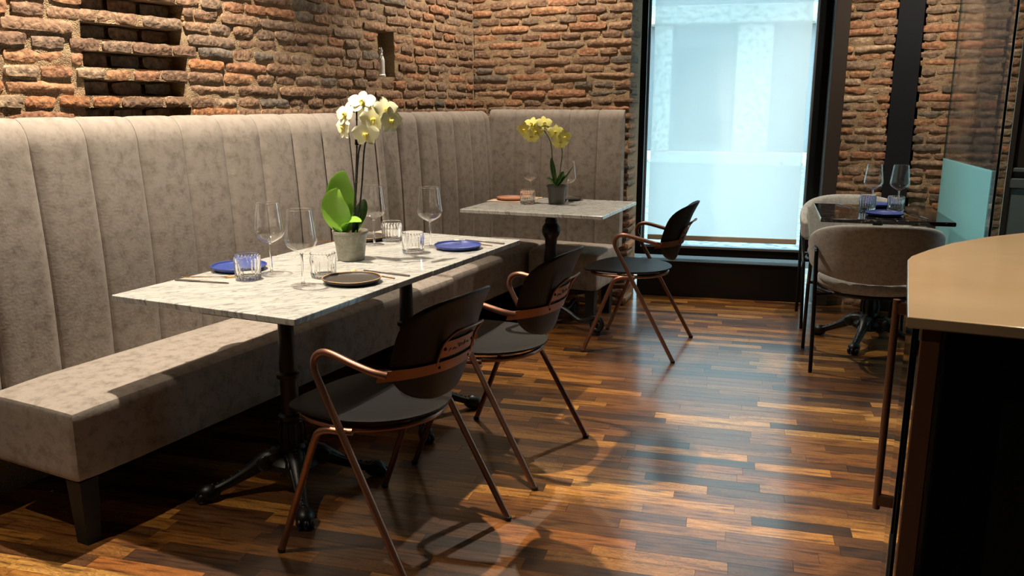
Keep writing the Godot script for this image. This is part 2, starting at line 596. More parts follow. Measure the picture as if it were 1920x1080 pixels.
func make_brick(kind: String, len: float, d: float, sd: int) -> Geo:
	var f := FastNoiseLite.new()
	f.seed = sd
	f.frequency = 14.0
	var h := 0.0395
	var nx := 6 if len > 0.2 else 4
	var ny := 3
	var outline := func(px: float, py: float) -> Vector3:
		var ex := f.get_noise_2d(py * 1.7 + signf(px) * 3.0, 9.0) * 0.007
		var ey := f.get_noise_2d(px * 1.2, 3.0 + signf(py)) * 0.007
		var round_off := 0.004 if absf(px) > len * 0.49 and absf(py) > h * 0.49 else 0.0
		return Vector3(px + (ex - signf(px) * round_off) * (absf(px) / (len / 2)), py + (ey - signf(py) * round_off) * (absf(py) / (h / 2)), 0)
	var g := Geo.new()
	g.sheet(nx, ny, func(u, w):
		var p: Vector3 = outline.call((u - 0.5) * len, (w - 0.5) * h)
		var edge := 1.0 if (u < 0.001 or u > 0.999 or w < 0.001 or w > 0.999) else 0.0
		p.z = f.get_noise_2d(p.x * 0.9, p.y * 2.0 + 5.0) * 0.006 - 0.0035 * edge
		return p, false, false, Vector2(len, h) * 4.0)
	var ring := []
	for a in nx:
		ring.append(Vector2(float(a) / nx, 0))
	for b in ny:
		ring.append(Vector2(1, float(b) / ny))
	for a in nx:
		ring.append(Vector2(1.0 - float(a) / nx, 1))
	for b in ny:
		ring.append(Vector2(0, 1.0 - float(b) / ny))
	g.sheet(ring.size(), 1, func(u, w):
		var q: Vector2 = ring[roundi(u * ring.size()) % ring.size()]
		var p: Vector3 = outline.call((q.x - 0.5) * len, (q.y - 0.5) * h)
		p.z = f.get_noise_2d(p.x * 0.9, p.y * 2.0 + 5.0) * 0.006 - 0.0035 if w > 0.5 else -d
		return p, true)
	return g

func build_bricks() -> void:
	for k in 7:
		for kind in ["stretcher", "header"]:
			var g := make_brick(kind, 0.25 if kind == "stretcher" else 0.12, 0.12, 100 + k * 7 + (50 if kind == "header" else 0))
			brick_geo[kind + str(k)] = g
			brick_mesh[kind + str(k)] = g.mesh()

# wall in its own frame: x along, y up, z out of the wall; holes are Rect2(s, y, ds, dy)
func brick_wall(root: Node3D, s0: float, s1: float, y0: float, y1: float, course: float, first: float, holes: Array, sd: int, tilt: float, single: Callable, pick: Callable, edge0: bool, edge1: bool, hole_depth := 0.12) -> void:
	var rng := RandomNumberGenerator.new()
	rng.seed = sd
	var rest := {}
	var k0 := floori((y0 - first) / course)
	var k1 := ceili((y1 - first) / course)
	for k in range(k0, k1):
		var yb := first + k * course
		var yc := yb + course / 2
		if yc < y0 or yc > y1:
			continue
		var head := posmod(k, 2) == 1
		var spans := []
		var s := s0 - (0.0 if edge0 else rng.randf() * 0.2)
		if edge0:
			s = s0 + rng.randf_range(-0.014, 0.012)
		elif head:
			s -= 0.06
		while s < s1 - 0.03:
			var l := (0.122 if head else 0.252) * rng.randf_range(0.92, 1.06)
			if rng.randf() < 0.1:
				l = 0.19 if head else 0.13
			if edge0 and spans.is_empty() and k % 4 < 2:
				l *= 0.62
			if s + l > s1 - 0.05:
				l = s1 + (rng.randf_range(-0.012, 0.014) if edge1 else 0.0) - s
			spans.append([s, s + l])
			s += l + rng.randf_range(0.009, 0.02)
		for hl in holes:
			if yc > hl.position.y and yc < hl.end.y:
				var left := []
				for sp in spans:
					var a: float = hl.position.x + rng.randf_range(-0.01, 0.008)
					var b: float = hl.end.x + rng.randf_range(-0.006, 0.01)
					if sp[1] <= a or sp[0] >= b:
						left.append(sp)
						continue
					if a - sp[0] > 0.045:
						left.append([sp[0], a])
					if sp[1] - b > 0.045:
						left.append([b, sp[1]])
				spans = left
		for sp in spans:
			var l: float = sp[1] - sp[0]
			if l < 0.03:
				continue
			var kind := "stretcher" if l > 0.17 else "header"
			var vk := kind + str(rng.randi() % 7)
			var c: float = (sp[0] + sp[1]) / 2
			var is_edge: bool = (edge0 and sp[0] < s0 + 0.05) or (edge1 and sp[1] > s1 - 0.05)
			var sc := Vector3(l / (0.25 if kind == "stretcher" else 0.12), rng.randf_range(0.9, 1.1), 1.7 if is_edge else 1.0)
			var at := Transform3D(Basis.from_euler(Vector3(rng.randf_range(-0.03, 0.03), rng.randf_range(-0.02, 0.02), rng.randf_range(-0.012, 0.012) + tilt)).scaled_local(sc), Vector3(c, yc + tilt * (c - s0) + rng.randf_range(-0.003, 0.003), rng.randf_range(-0.005, 0.005)))
			var m: int = pick.call(c, yc, rng)
			if single.call(c, yc):
				piece(root, "brick", brick_mesh[vk], M.brick[m], at)
			else:
				if not rest.has(m):
					rest[m] = Geo.new()
				rest[m].join(brick_geo[vk], at)
	joined(root, "upper_brickwork", rest, M.brick)

func mortar(s0: float, s1: float, y0: float, y1: float, fine_y: float, holes: Array, thick: float, sd: int, hole_depth := 0.12) -> Geo:
	var f := FastNoiseLite.new()
	f.seed = sd
	f.frequency = 9.0
	f.fractal_octaves = 3
	var xs := []
	var ys := []
	var k := s0
	while k < s1 - 0.01:
		xs.append(k)
		k += 0.03
	xs.append(s1)
	k = y0
	while k < y1 - 0.01:
		ys.append(k)
		k += 0.025 if k > fine_y else 0.08
	ys.append(y1)
	for h in holes:
		for e in [h.position.x, h.end.x]:
			if e > s0 and e < s1:
				xs.append(e)
		for e in [h.position.y, h.end.y]:
			if e > y0 and e < y1:
				ys.append(e)
	xs.sort()
	ys.sort()
	var g := Geo.new()
	var w := xs.size()
	for y in ys:
		for x in xs:
			var e := 0.004
			var dx := (f.get_noise_2d(x + e, y) - f.get_noise_2d(x - e, y)) / (2 * e) * 0.006
			var dy := (f.get_noise_2d(x, y + e) - f.get_noise_2d(x, y - e)) / (2 * e) * 0.006
			g.put(Vector3(x, y, -0.0085 + f.get_noise_2d(x, y) * 0.0055), Vector3(-dx, -dy, 1), Vector2(x, y))
	for b in ys.size() - 1:
		for a in w - 1:
			var c := Vector2((xs[a] + xs[a + 1]) / 2, (ys[b] + ys[b + 1]) / 2)
			var open := false
			for h in holes:
				if h.has_point(c):
					open = true
			if open:
				continue
			var q := b * w + a
			g.tri(q, q + 1, q + w + 1)
			g.tri(q, q + w + 1, q + w)
	for h in holes:
		var a: Vector2 = h.position
		var b: Vector2 = h.end
		var zf := -0.008
		var zb := -hole_depth
		g.quad(Vector3(a.x, a.y, zb), Vector3(b.x, a.y, zb), Vector3(b.x, b.y, zb), Vector3(a.x, b.y, zb))
		g.quad(Vector3(a.x, a.y, zf), Vector3(b.x, a.y, zf), Vector3(b.x, a.y, zb), Vector3(a.x, a.y, zb))
		g.quad(Vector3(a.x, b.y, zb), Vector3(b.x, b.y, zb), Vector3(b.x, b.y, zf), Vector3(a.x, b.y, zf))
		g.quad(Vector3(a.x, a.y, zf), Vector3(a.x, a.y, zb), Vector3(a.x, b.y, zb), Vector3(a.x, b.y, zf))
		g.quad(Vector3(b.x, a.y, zb), Vector3(b.x, a.y, zf), Vector3(b.x, b.y, zf), Vector3(b.x, b.y, zb))
	var back := hole_depth + 0.03
	g.box(Vector3((s0 + s1) / 2, (y0 + y1) / 2, -(back + thick) / 2), Vector3(s1 - s0, y1 - y0, thick - back), 0.002)
	for e in [s0, s1]:
		g.box(Vector3(e + (0.012 if e == s0 else -0.012), (y0 + y1) / 2, -(0.012 + back) / 2), Vector3(0.024, y1 - y0, back - 0.008), 0.003)
	return g

const COURSE := 0.0512

func build_walls() -> void:
	# wall behind the long bench; x of its frame runs away from the camera to the corner
	var corner := Vector3(-0.465, 0, -3.41)
	var a := deg_to_rad(1.0)
	var along := Vector3(sin(a), 0, -cos(a))
	var near := 4.9
	var tl := Transform3D(Basis(along, Vector3.UP, along.cross(Vector3.UP)), corner - along * near)
	var cut := []
	# distance along from a world z
	var at_z := func(z: float) -> float: return near - (z - corner.z) / cos(a)
	var r0: float = at_z.call(-0.405)
	var r1: float = at_z.call(-0.885)
	for j in 5:
		cut.append(Rect2(r0 + 0.004 * j, 1.2657 + j * 2.0 * COURSE - 0.004, r1 - r0 - 0.004 * j + (0.02 if j % 2 == 0 else 0.0), COURSE + 0.008))
	var n0: float = at_z.call(-2.285)
	var niche := Rect2(n0, 1.2657 + 4.3 * COURSE, 0.165, 5.1 * COURSE)
	cut.append(niche)
	var w := struct("wall_left", mortar(0, near + 0.3, 0, CEIL, 1.15, cut, 0.4, 301, 0.095), M.mortar, tl)
	brick_wall(w, at_z.call(0.55), near - 0.015, 1.2, 2.4, COURSE, 1.2657, cut, 401, 0.0,
		func(s, y): return y < 1.74 + 0.105 * (s - at_z.call(0.0)) and s > at_z.call(0.2),
		func(s, y, rng):
			var orange: float = clampf(1.0 - (s - at_z.call(-0.5)) / 0.9, 0.0, 1.0) * clampf((1.62 - y) / 0.2, 0.15, 1.0)
			if rng.randf() < orange * 0.75:
				return [0, 0, 6, 1, 5][rng.randi() % 5]
			return [1, 2, 3, 4, 2, 7, 2, 3, 7, 3, 7, 1][rng.randi() % 12], false, false)
	# sooty bricks at the back of the missing courses
	var rng := RandomNumberGenerator.new()
	rng.seed = 77
	for j in 5:
		for q in 3:
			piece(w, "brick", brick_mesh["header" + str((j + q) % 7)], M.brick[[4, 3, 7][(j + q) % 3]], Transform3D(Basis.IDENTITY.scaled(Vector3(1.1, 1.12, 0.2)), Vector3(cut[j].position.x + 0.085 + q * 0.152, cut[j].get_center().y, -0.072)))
	# end wall left of the window
	var te := Transform3D(Basis(Vector3.UP, deg_to_rad(5.0)), corner)
	var we := struct("wall_end", mortar(0, 1.07, 0, CEIL, -1.0, [], 0.34, 302), M.mortar, te)
	var brown := func(_s, _y, r): return [1, 2, 2, 7, 7, 2, 3, 1, 7, 2, 6, 4][r.randi() % 12]
	brick_wall(we, 0.02, 1.08, 1.22, 2.15, COURSE * 1.02, 1.2657, [], 402, 0.012, func(_s, y): return y < 2.08, brown, false, true)
	brick_wall(we, 0.80, 1.08, 0.0, 1.22, COURSE * 1.02, 1.2657, [], 403, 0.0, func(_s, _y): return true, brown, false, true)
	# wall right of the window, cut by the steel column
	var tr := Transform3D(Basis(Vector3.UP, deg_to_rad(-7.0)), Vector3(1.79, 0, -4.15))
	var wr := struct("wall_right", mortar(0.012, 0.325, 0, CEIL, -1.0, [], 0.34, 303), M.mortar, tr)
	brick_wall(wr, 0.0, 0.335, 0.0, 2.15, COURSE, 0.01, [], 404, 0.008, func(_s, y): return y < 2.08, func(_s, _y, r): return [1, 2, 2, 3, 6, 7, 5, 1, 3][r.randi() % 9], true, true)
	var tf := tr.translated_local(Vector3(0.5, 0, 0))
	var wf := struct("wall_entrance", mortar(0.0, 0.425, 0, CEIL, -1.0, [], 0.2, 304), M.mortar, tf)
	brick_wall(wf, -0.01, 0.435, 0.0, 2.15, COURSE, 0.02, [], 405, 0.004, func(_s, y): return y < 2.08, func(_s, _y, r): return [1, 2, 3, 3, 7, 7, 4][r.randi() % 7], true, true)
	var g := Geo.new()
	g.box(Vector3(0.41, CEIL / 2, -0.2), Vector3(0.22, CEIL, 0.04), 0.002)
	struct("trim_1", g, M.void, tr)
	# steel column, an open profile with two flanges
	g = Geo.new()
	g.box(Vector3(0, CEIL / 2, 0.0), Vector3(0.145, CEIL, 0.014), 0.002)
	g.box(Vector3(0, CEIL / 2, -0.14), Vector3(0.145, CEIL, 0.014), 0.002)
	g.box(Vector3(0, CEIL / 2, -0.07), Vector3(0.012, CEIL, 0.128), 0.002)
	var col := part(self, "steel_column", g, M.column)
	col.transform = tr.translated_local(Vector3(0.415, 0, 0.02))
	tag(col, "dark blue steel column standing between the two brick piers", "column")
	# niche bottle
	var b := thing("swing_top_bottle", "small white swing-top bottle standing in the brick wall niche", "bottle", tl * Vector3(n0 + 0.065, niche.position.y + 0.001, -0.035), 0)
	g = Geo.new()
	g.lathe([Vector2(0, 0), Vector2(0.026, 0), Vector2(0.027, 0.008), Vector2(0.022, 0.014), Vector2(0.022, 0.085), Vector2(0.02, 0.1), Vector2(0.013, 0.118), Vector2(0.011, 0.135), Vector2(0.014, 0.138), Vector2(0.014, 0.145), Vector2(0, 0.146)], 20)
	part(b, "body", g, M.ceramic)
	g = Geo.new()
	g.lathe([Vector2(0, 0.1465), Vector2(0.012, 0.147), Vector2(0.013, 0.154), Vector2(0.008, 0.162), Vector2(0, 0.163)], 16)
	part(b, "stopper", g, M.ceramic)
	g = Geo.new()
	g.tube(smooth([Vector3(-0.016, 0.125, 0), Vector3(-0.018, 0.15, 0.004), Vector3(0, 0.165, 0.006), Vector3(0.018, 0.15, 0.004), Vector3(0.017, 0.125, 0), Vector3(0.012, 0.095, 0.02), Vector3(0, 0.088, 0.025), Vector3(-0.012, 0.095, 0.02), Vector3(-0.016, 0.125, 0)], 5), 0.0016, 6)
	part(b, "wire_bail", g, M.chrome)

func plank(sx: float, sz: float, l: float, wd: float, rng: RandomNumberGenerator) -> Geo:
	var g := Geo.new()
	var y := rng.randf_range(-0.00015, 0.00015)
	var uo := Vector2(rng.randf(), rng.randf())
	var k := Vector2(0.8, 8.0)
	var c := [Vector2(0, 0), Vector2(l, 0), Vector2(l, wd), Vector2(0, wd)]
	for q in 4:
		var e: Vector2 = c[q]
		var f: Vector2 = c[(q + 1) % 4]
		g.quad(Vector3(sx + f.x, -0.004, sz + f.y), Vector3(sx + e.x, -0.004, sz + e.y), Vector3(sx + e.x, y, sz + e.y), Vector3(sx + f.x, y, sz + f.y))
	var base := g.v.size()
	for e in c:
		g.put(Vector3(sx + e.x, y, sz + e.y), Vector3.UP, e * k + uo)
	g.tri(base, base + 3, base + 2)
	g.tri(base, base + 2, base + 1)
	return g

func build_floor() -> void:
	var turn := Transform3D(Basis(Vector3.UP, deg_to_rad(10.0)), Vector3.ZERO)
	var g := Geo.new()
	g.box(Vector3(1.4, -0.055, -1.0), Vector3(9.5, 0.1, 10.0), 0.01)
	var fl := struct("floor", g, M.subfloor, turn)
	var rng := RandomNumberGenerator.new()
	rng.seed = 9
	var wd := 0.063
	var rest := {}
	var count := 0
	var z := 0.75
	while z > -5.0:
		var s := -1.6 - rng.randf() * 0.4
		while s < 4.6:
			var l: float = [0.28, 0.36, 0.42, 0.5, 0.6][rng.randi() % 5] * rng.randf_range(0.92, 1.1)
			var pick: int = [0, 1, 1, 2, 2, 0, 3, 3, 3, 4, 4, 5, 6, 5, 7, 4][rng.randi() % 16] * 2 + rng.randi() % 2
			var p := plank(s, z - wd, l - 0.0009, wd - 0.0009, rng)
			var c := turn * Vector3(s + l / 2, 0, z - wd / 2)
			if c.z < 0.3 and c.z > -1.75 and c.x > 0.02 and c.x < 2.35 + 0.12 * c.z and c.x > 0.35 - 0.9 * c.z - 0.85 and count < 296:
				count += 1
				part(fl, "plank", p, M.wood[pick])
			else:
				if not rest.has(pick):
					rest[pick] = Geo.new()
				rest[pick].join(p, Transform3D.IDENTITY)
			s += l
		z -= wd
	joined(fl, "far_planks", rest, M.wood)

func build_shell() -> void:
	# unseen sides of the room
	var g := Geo.new()
	g.box(Vector3(1.9, CEIL + 0.1, -0.7), Vector3(8.0, 0.2, 9.4), 0.01)
	struct("ceiling", g, M.ceiling)
	g = Geo.new()
	g.box(Vector3(2.0, CEIL / 2, 3.3), Vector3(7.0, CEIL, 0.2), 0.01)
	struct("wall_back", g, M.plaster)
	g = Geo.new()
	g.box(Vector3(4.7, CEIL / 2, -0.6), Vector3(0.2, CEIL, 8.0), 0.01)
	struct("wall_bar", g, M.plaster)
	g = Geo.new()
	g.box(Vector3(-0.7, CEIL / 2, 2.4), Vector3(0.2, CEIL, 2.2), 0.01)
	struct("wall_side", g, M.plaster)

func build_window() -> void:
	# frame of the opening: x along, z towards the room; origin at the left end of the sill box on the floor
	var t := Transform3D(Basis(Vector3.UP, deg_to_rad(11.0)), Vector3(0.622, 0, -3.888))
	var top := 2.75
	var w := Node3D.new()
	w.transform = t
	add(w, "window_1")
	w.set_meta("kind", "structure")
	var zb := -0.14
	var g := Geo.new()
	g.box(Vector3(-0.056, (0.28 + top) / 2, zb), Vector3(0.05, top - 0.28, 0.07), 0.004)
	g.box(Vector3(1.115, (0.28 + top) / 2, zb), Vector3(0.08, top - 0.28, 0.07), 0.004)
	g.box(Vector3(0.53, 0.305, zb), Vector3(1.2, 0.055, 0.07), 0.004)
	g.box(Vector3(0.53, top - 0.02, zb), Vector3(1.2, 0.05, 0.07), 0.004)
	part(w, "frame", g, M.frame)
	g = Geo.new()
	g.box(Vector3(-0.018, (0.34 + top) / 2, zb + 0.015), Vector3(0.02, top - 0.34, 0.03), 0.002)
	g.box(Vector3(1.068, (0.34 + top) / 2, zb + 0.015), Vector3(0.016, top - 0.34, 0.03), 0.002)
	g.box(Vector3(0.534, 0.342, zb + 0.02), Vector3(1.08, 0.018, 0.05), 0.002)
	part(w, "glazing_bead", g, M.aluminium)
	g = Geo.new()
	g.box(Vector3(0.534, (0.33 + top) / 2, zb - 0.01), Vector3(1.09, top - 0.33, 0.006), 0.001)
	part(w, "pane", g, M.window_glass)
	# liners of the reveal
	g = Geo.new()
	g.box(Vector3(-0.17, top / 2, -0.02), Vector3(0.18, top, 0.32), 0.004)
	g.box(Vector3(1.2, top / 2, -0.12), Vector3(0.09, top, 0.34), 0.004)
	g.box(Vector3(0.5, (top + CEIL) / 2, -0.1), Vector3(1.9, CEIL - top, 0.4), 0.004)
	part(w, "reveal_lining", g, M.liner)
	# black box under the window with a metal sheet on top
	g = Geo.new()
	g.box(Vector3(0.525, 0.125, -0.08), Vector3(1.13, 0.25, 0.16), 0.003)
	part(w, "sill_box", g, M.frame)
	g = Geo.new()
	g.box(Vector3(0.525, 0.2535, -0.052), Vector3(1.09, 0.006, 0.12), 0.001)
	part(w, "sill_sheet", g, M.sill)
	# roller blind
	var b := Node3D.new()
	b.transform = t.translated_local(Vector3(0.525, 0.39, zb + 0.05))
	add(b, "roller_blind")
	tag(b, "pale translucent roller blind drawn down over the tall window", "blind")
	g = Geo.new()
	g.box(Vector3(0, (top - 0.42) / 2 + 0.02, 0), Vector3(1.015, top - 0.44, 0.0012), 0.0002)
	part(b, "fabric", g, M.blind)
	g = Geo.new()
	g.box(Vector3(0, 0.018, 0), Vector3(1.015, 0.036, 0.014), 0.003)
	part(b, "bottom_bar", g, M.blind_bar)

func build_entrance() -> void:
	var a := deg_to_rad(10.0)
	var xp := Vector3(cos(a), 0, -sin(a))
	var dp := Vector3(-sin(a), 0, -cos(a))
	# glass partition beside the black table, running from the wall towards the camera
	var near := 2.43
	var far := 3.52
	var t := Transform3D(Basis(dp, Vector3.UP, dp.cross(Vector3.UP)), xp * 3.12)
	var o := Node3D.new()
	o.transform = t
	add(o, "glass_partition")
	tag(o, "tall clear glass partition with a frosted lower band behind black table", "partition")
	var g := Geo.new()
	g.box(Vector3((near + far) / 2, 1.3, 0), Vector3(far - near, 2.55, 0.008), 0.001)
	part(o, "pane", g, M.window_glass)
	g = Geo.new()
	g.box(Vector3((near + 0.07 + far) / 2, 0.56, -0.006), Vector3(far - near - 0.07, 0.90, 0.0016), 0.0003)
	part(o, "frosted_film", g, M.film)
	for e in [near, far]:
		g = Geo.new()
		g.box(Vector3(e, 1.3, 0), Vector3(0.004, 2.55, 0.012), 0.001)
		part(o, "edge", g, M.green_edge, "dark green glass edge")
	# brick pier, door and glazed front beyond the partition
	var tr := Transform3D(Basis(Vector3.UP, deg_to_rad(-7.0)), Vector3(1.79, 0, -4.15))
	g = Geo.new()
	g.box(Vector3(0.945, CEIL / 2, -0.16), Vector3(0.05, CEIL, 0.05), 0.003)
	struct("trim_2", g, M.column, tr)
	var tp := tr.translated_local(Vector3(0.958, 0, -0.06))
	var wp := struct("wall_pier", mortar(0.0, 0.06, 0, CEIL, -1.0, [], 0.2, 305), M.mortar, tp)
	brick_wall(wp, 0.0, 0.058, 0.6, 2.15, COURSE, 0.02, [], 406, 0.0, func(_s, _y): return true, func(_s, _y, r): return [5, 6, 2][r.randi() % 3], false, false)
	var d := Node3D.new()
	d.transform = tr.translated_local(Vector3(1.018, 0, -0.02))
	add(d, "door_1")
	d.set_meta("kind", "structure")
	g = Geo.new()
	g.box(Vector3(0.018, 1.2, 0), Vector3(0.03, 2.4, 0.06), 0.004)
	g.box(Vector3(0.37, 1.2, 0), Vector3(0.06, 2.4, 0.06), 0.004)
	g.box(Vector3(0.2, 2.37, 0), Vector3(0.34, 0.06, 0.06), 0.004)
	part(d, "frame", g, M.liner)
	g = Geo.new()
	g.box(Vector3(0.2, 0.43, 0), Vector3(0.36, 0.82, 0.03), 0.004)
	part(d, "lower_panel", g, M.door_panel)
	g = Geo.new()
	g.box(Vector3(0.2, 0.87, 0.005), Vector3(0.36, 0.06, 0.05), 0.006)
	g.box(Vector3(0.2, 0.95, 0.0), Vector3(0.36, 0.025, 0.045), 0.006)
	part(d, "rail", g, M.door_rail)
	g = Geo.new()
	g.box(Vector3(0.2, 1.62, -0.01), Vector3(0.36, 1.52, 0.02), 0.004)
	part(d, "upper_panel", g, M.door_dark)
	# glazed shop front to the street
	var s := Node3D.new()
	s.transform = tr.translated_local(Vector3(1.42, 0, -0.05))
	add(s, "window_2")
	s.set_meta("kind", "structure")
	g = Geo.new()
	g.box(Vector3(0.02, 1.3, 0), Vector3(0.05, 2.6, 0.06), 0.004)
	g.box(Vector3(1.38, 1.3, 0), Vector3(0.05, 2.6, 0.06), 0.004)
	g.box(Vector3(0.7, 0.1, 0), Vector3(1.4, 0.2, 0.06), 0.004)
	g.box(Vector3(0.7, 2.52, 0), Vector3(1.4, 0.16, 0.06), 0.004)
	part(s, "frame", g, M.frame)
	g = Geo.new()
	g.box(Vector3(0.7, 1.32, 0), Vector3(1.33, 2.25, 0.006), 0.001)
	part(s, "pane", g, M.window_glass)
	g = Geo.new()
	g.box(Vector3(1.9, (CEIL + 2.45) / 2, -0.1), Vector3(2.2, CEIL - 2.4, 0.3), 0.004)
	g.box(Vector3(3.0, CEIL / 2, -0.1), Vector3(0.42, CEIL, 0.3), 0.004)
	struct("wall_lintel", g, M.plaster, tr)

func build_street() -> void:
	var g := Geo.new()
	g.box(Vector3(2.0, -0.16, -14.0), Vector3(60, 0.1, 18.6), 0.01)
	struct("street", g, M.asphalt)
	g = Geo.new()
	g.box(Vector3(2.0, -0.07, -20.6), Vector3(60, 0.12, 2.6), 0.02)
	struct("sidewalk", g, M.stone)
	var o := thing("street_building", "pale street building with pilasters faintly seen through the blind", "building", Vector3(-6.0, 0, -22.0), 11.0)
	g = Geo.new()
	g.box(Vector3(4.0, 5.0, -0.5), Vector3(40, 10, 0.6), 0.02)
	part(o, "wall", g, M.stone_grey)
	for x in [-3.2, -0.6, 1.9, 4.4, 6.6, 9.6, 12.2]:
		g = Geo.new()
		g.box(Vector3(x, 1.75, 0.0), Vector3(0.95 if x > 4.0 and x < 5.0 else 0.5, 3.5, 0.5), 0.03)
		part(o, "pilaster", g, M.stone)
	g = Geo.new()
	g.box(Vector3(4.0, 3.75, 0.05), Vector3(40, 0.5, 0.8), 0.05)
	part(o, "cornice", g, M.stone)
	for x in [-1.9, 0.65, 3.1, 8.1, 10.9]:
		g = Geo.new()
		g.box(Vector3(x, 1.6, -0.15), Vector3(1.5, 2.6, 0.2), 0.02)
		part(o, "shop_window", g, M.shop_dark)

# ---------------------------------------------------------------- benches
func cushion_seat(x0: float, x1: float, z0: float, z1: float, y0: float, y1: float) -> Geo:
	# softly crowned upholstered block; x0 is the wall side, z0 the far end
	var g := Geo.new()
	var c := Vector3((x0 + x1) / 2, (y0 + y1) / 2, (z0 + z1) / 2)
	var h := Vector3((x1 - x0) / 2, (y1 - y0) / 2, (z1 - z0) / 2)
	var r := 0.022
	var faces := [[Vector3.RIGHT, Vector3.UP, Vector3.BACK], [Vector3.LEFT, Vector3.UP, Vector3.FORWARD], [Vector3.BACK, Vector3.UP, Vector3.LEFT], [Vector3.FORWARD, Vector3.UP, Vector3.RIGHT], [Vector3.UP, Vector3.BACK, Vector3.RIGHT], [Vector3.DOWN, Vector3.FORWARD, Vector3.RIGHT]]
	for f in faces:
		var nn: Vector3 = f[0]
		var up: Vector3 = f[1]
		var rt: Vector3 = up.cross(nn)
		var nu := 28
		var nv := 12
		g.sheet(nu, nv, func(u, w):
			var q: Vector3 = nn + rt * (u * 2 - 1) + up * (w * 2 - 1)
			var p := q * h
			var inner := Vector3(clampf(p.x, -h.x + r, h.x - r), clampf(p.y, -h.y + r, h.y - r), clampf(p.z, -h.z + r, h.z - r))
			var d := p - inner
			if d.length() > 1e-6:
				p = inner + d.normalized() * r
			if p.y > 0:
				var ex: float = 1.0 - pow(absf(p.x) / h.x, 4.0)
				var ez: float = 1.0 - pow(absf(p.z) / h.z, 40.0)
				p.y += 0.010 * maxf(ex, 0) * maxf(ez, 0)
			return c + p)
	return g

func channel(zc: float, wd: float, prof: PackedVector2Array, bulge: float) -> Geo:
	# prof: outline of (x, y) from seat level up the front, over the top and down the back
	var g := Geo.new()
	var m := prof.size()
	var nor := PackedVector2Array()
	for k in m:
		var d := (prof[mini(k + 1, m - 1)] - prof[maxi(k - 1, 0)]).normalized()
		nor.append(Vector2(d.y, -d.x))
	g.sheet(12, m - 1, func(u, w):
		var k: int = roundi(w * (m - 1))
		var e: float = u * 2 - 1
		var top_fade: float = 1.0 if k < 9 else lerpf(1.0, 0.25, minf((k - 8) / 7.0, 1.0))
		var b: float = bulge * top_fade * ((1.0 - pow(absf(e), 7.0)) - 1.0)
		var p: Vector2 = prof[k] + nor[k] * b
		return Vector3(p.x, p.y, zc + wd * 0.5 * -e), false, false)
	for s in [-1, 1]:
		var base: int = g.put(Vector3(prof[0].x - 0.06, prof[0].y, zc + s * wd / 2), Vector3(0, 0, s))
		var ring := []
		for k in m:
			var tf: float = 1.0 if k < 9 else lerpf(1.0, 0.25, minf((k - 8) / 7.0, 1.0))
			ring.append(g.put(Vector3(prof[k].x - nor[k].x * bulge * tf, prof[k].y - nor[k].y * bulge * tf, zc + s * wd / 2), Vector3(0, 0, s)))
		for k in m - 1:
			if s > 0:
				g.tri(base, ring[k], ring[k + 1])
			else:
				g.tri(base, ring[k + 1], ring[k])
	return g

func back_profile(x_seat: float, x_wall: float, top: float, y_seat: float) -> PackedVector2Array:
	var p := PackedVector2Array()
	var xt := x_seat - 0.035
	var rr := minf(0.085, xt - x_wall)
	for k in 9:
		var f := k / 8.0
		p.append(Vector2(lerpf(x_seat - 0.006, xt, f) + 0.012 * sin(f * PI), lerpf(y_seat, top - rr * 1.35, f)))
	for k in range(1, 9):
		var th := k / 8.0 * PI / 2
		p.append(Vector2(xt - rr + rr * cos(th), top - rr * 1.35 + rr * 1.35 * sin(th)))
	p.append(Vector2(x_wall + 0.004, top - 0.002))
	p.append(Vector2(x_wall, top - 0.02))
	p.append(Vector2(x_wall, y_seat))
	return p

func tapered_leg(x: float, z: float, h: float) -> Geo:
	var g := Geo.new()
	var top := 0.032
	var bot := 0.024
	var c := [Vector2(-1, -1), Vector2(1, -1), Vector2(1, 1), Vector2(-1, 1)]
	for k in 4:
		var a: Vector2 = c[k]
		var b: Vector2 = c[(k + 1) % 4]
		g.quad(Vector3(x + b.x * bot, 0, z + b.y * bot), Vector3(x + a.x * bot, 0, z + a.y * bot), Vector3(x + a.x * top, h, z + a.y * top), Vector3(x + b.x * top, h, z + b.y * top))
	g.quad(Vector3(x - bot, 0, z - bot), Vector3(x + bot, 0, z - bot), Vector3(x + bot, 0, z + bot), Vector3(x - bot, 0, z + bot))
	return g

func make_bench(label: String, at: Vector3, turn: float, len: float, depth: float, wall: float, chan: float, first: float, bulge: float, legs: Array, top := 1.29, seat_from := 0.0) -> Node3D:
	# own frame: x = 0 at the front of the seat, the wall at x = -wall; z from 0 (near end) to -len
	var o := thing("banquette_bench", label, "bench", at, turn, "taupe velvet banquette benches")
	part(o, "seat", cushion_seat(-depth - 0.02, 0.0, -len + 0.003, -0.003 - seat_from, 0.212, 0.442), M.velvet)
	var pr := back_profile(-depth, -wall, top, 0.425)
	var z := first
	while z > -len + 0.01:
		var wd := minf(chan, z + len)
		if wd > 0.03:
			part(o, "back_channel", channel(z - wd / 2, wd - 0.0015, pr, bulge), M.velvet)
		z -= chan
	for l in legs:
		part(o, "leg", tapered_leg(l.x, l.y, 0.213), M.black_leg)
	var g := Geo.new()
	g.box(Vector3(-depth / 2 - 0.05, 0.195, -(len + seat_from) / 2), Vector3(depth - 0.1, 0.03, len - 0.14 - seat_from), 0.003)
	part(o, "base_board", g, M.black_leg)
	return o

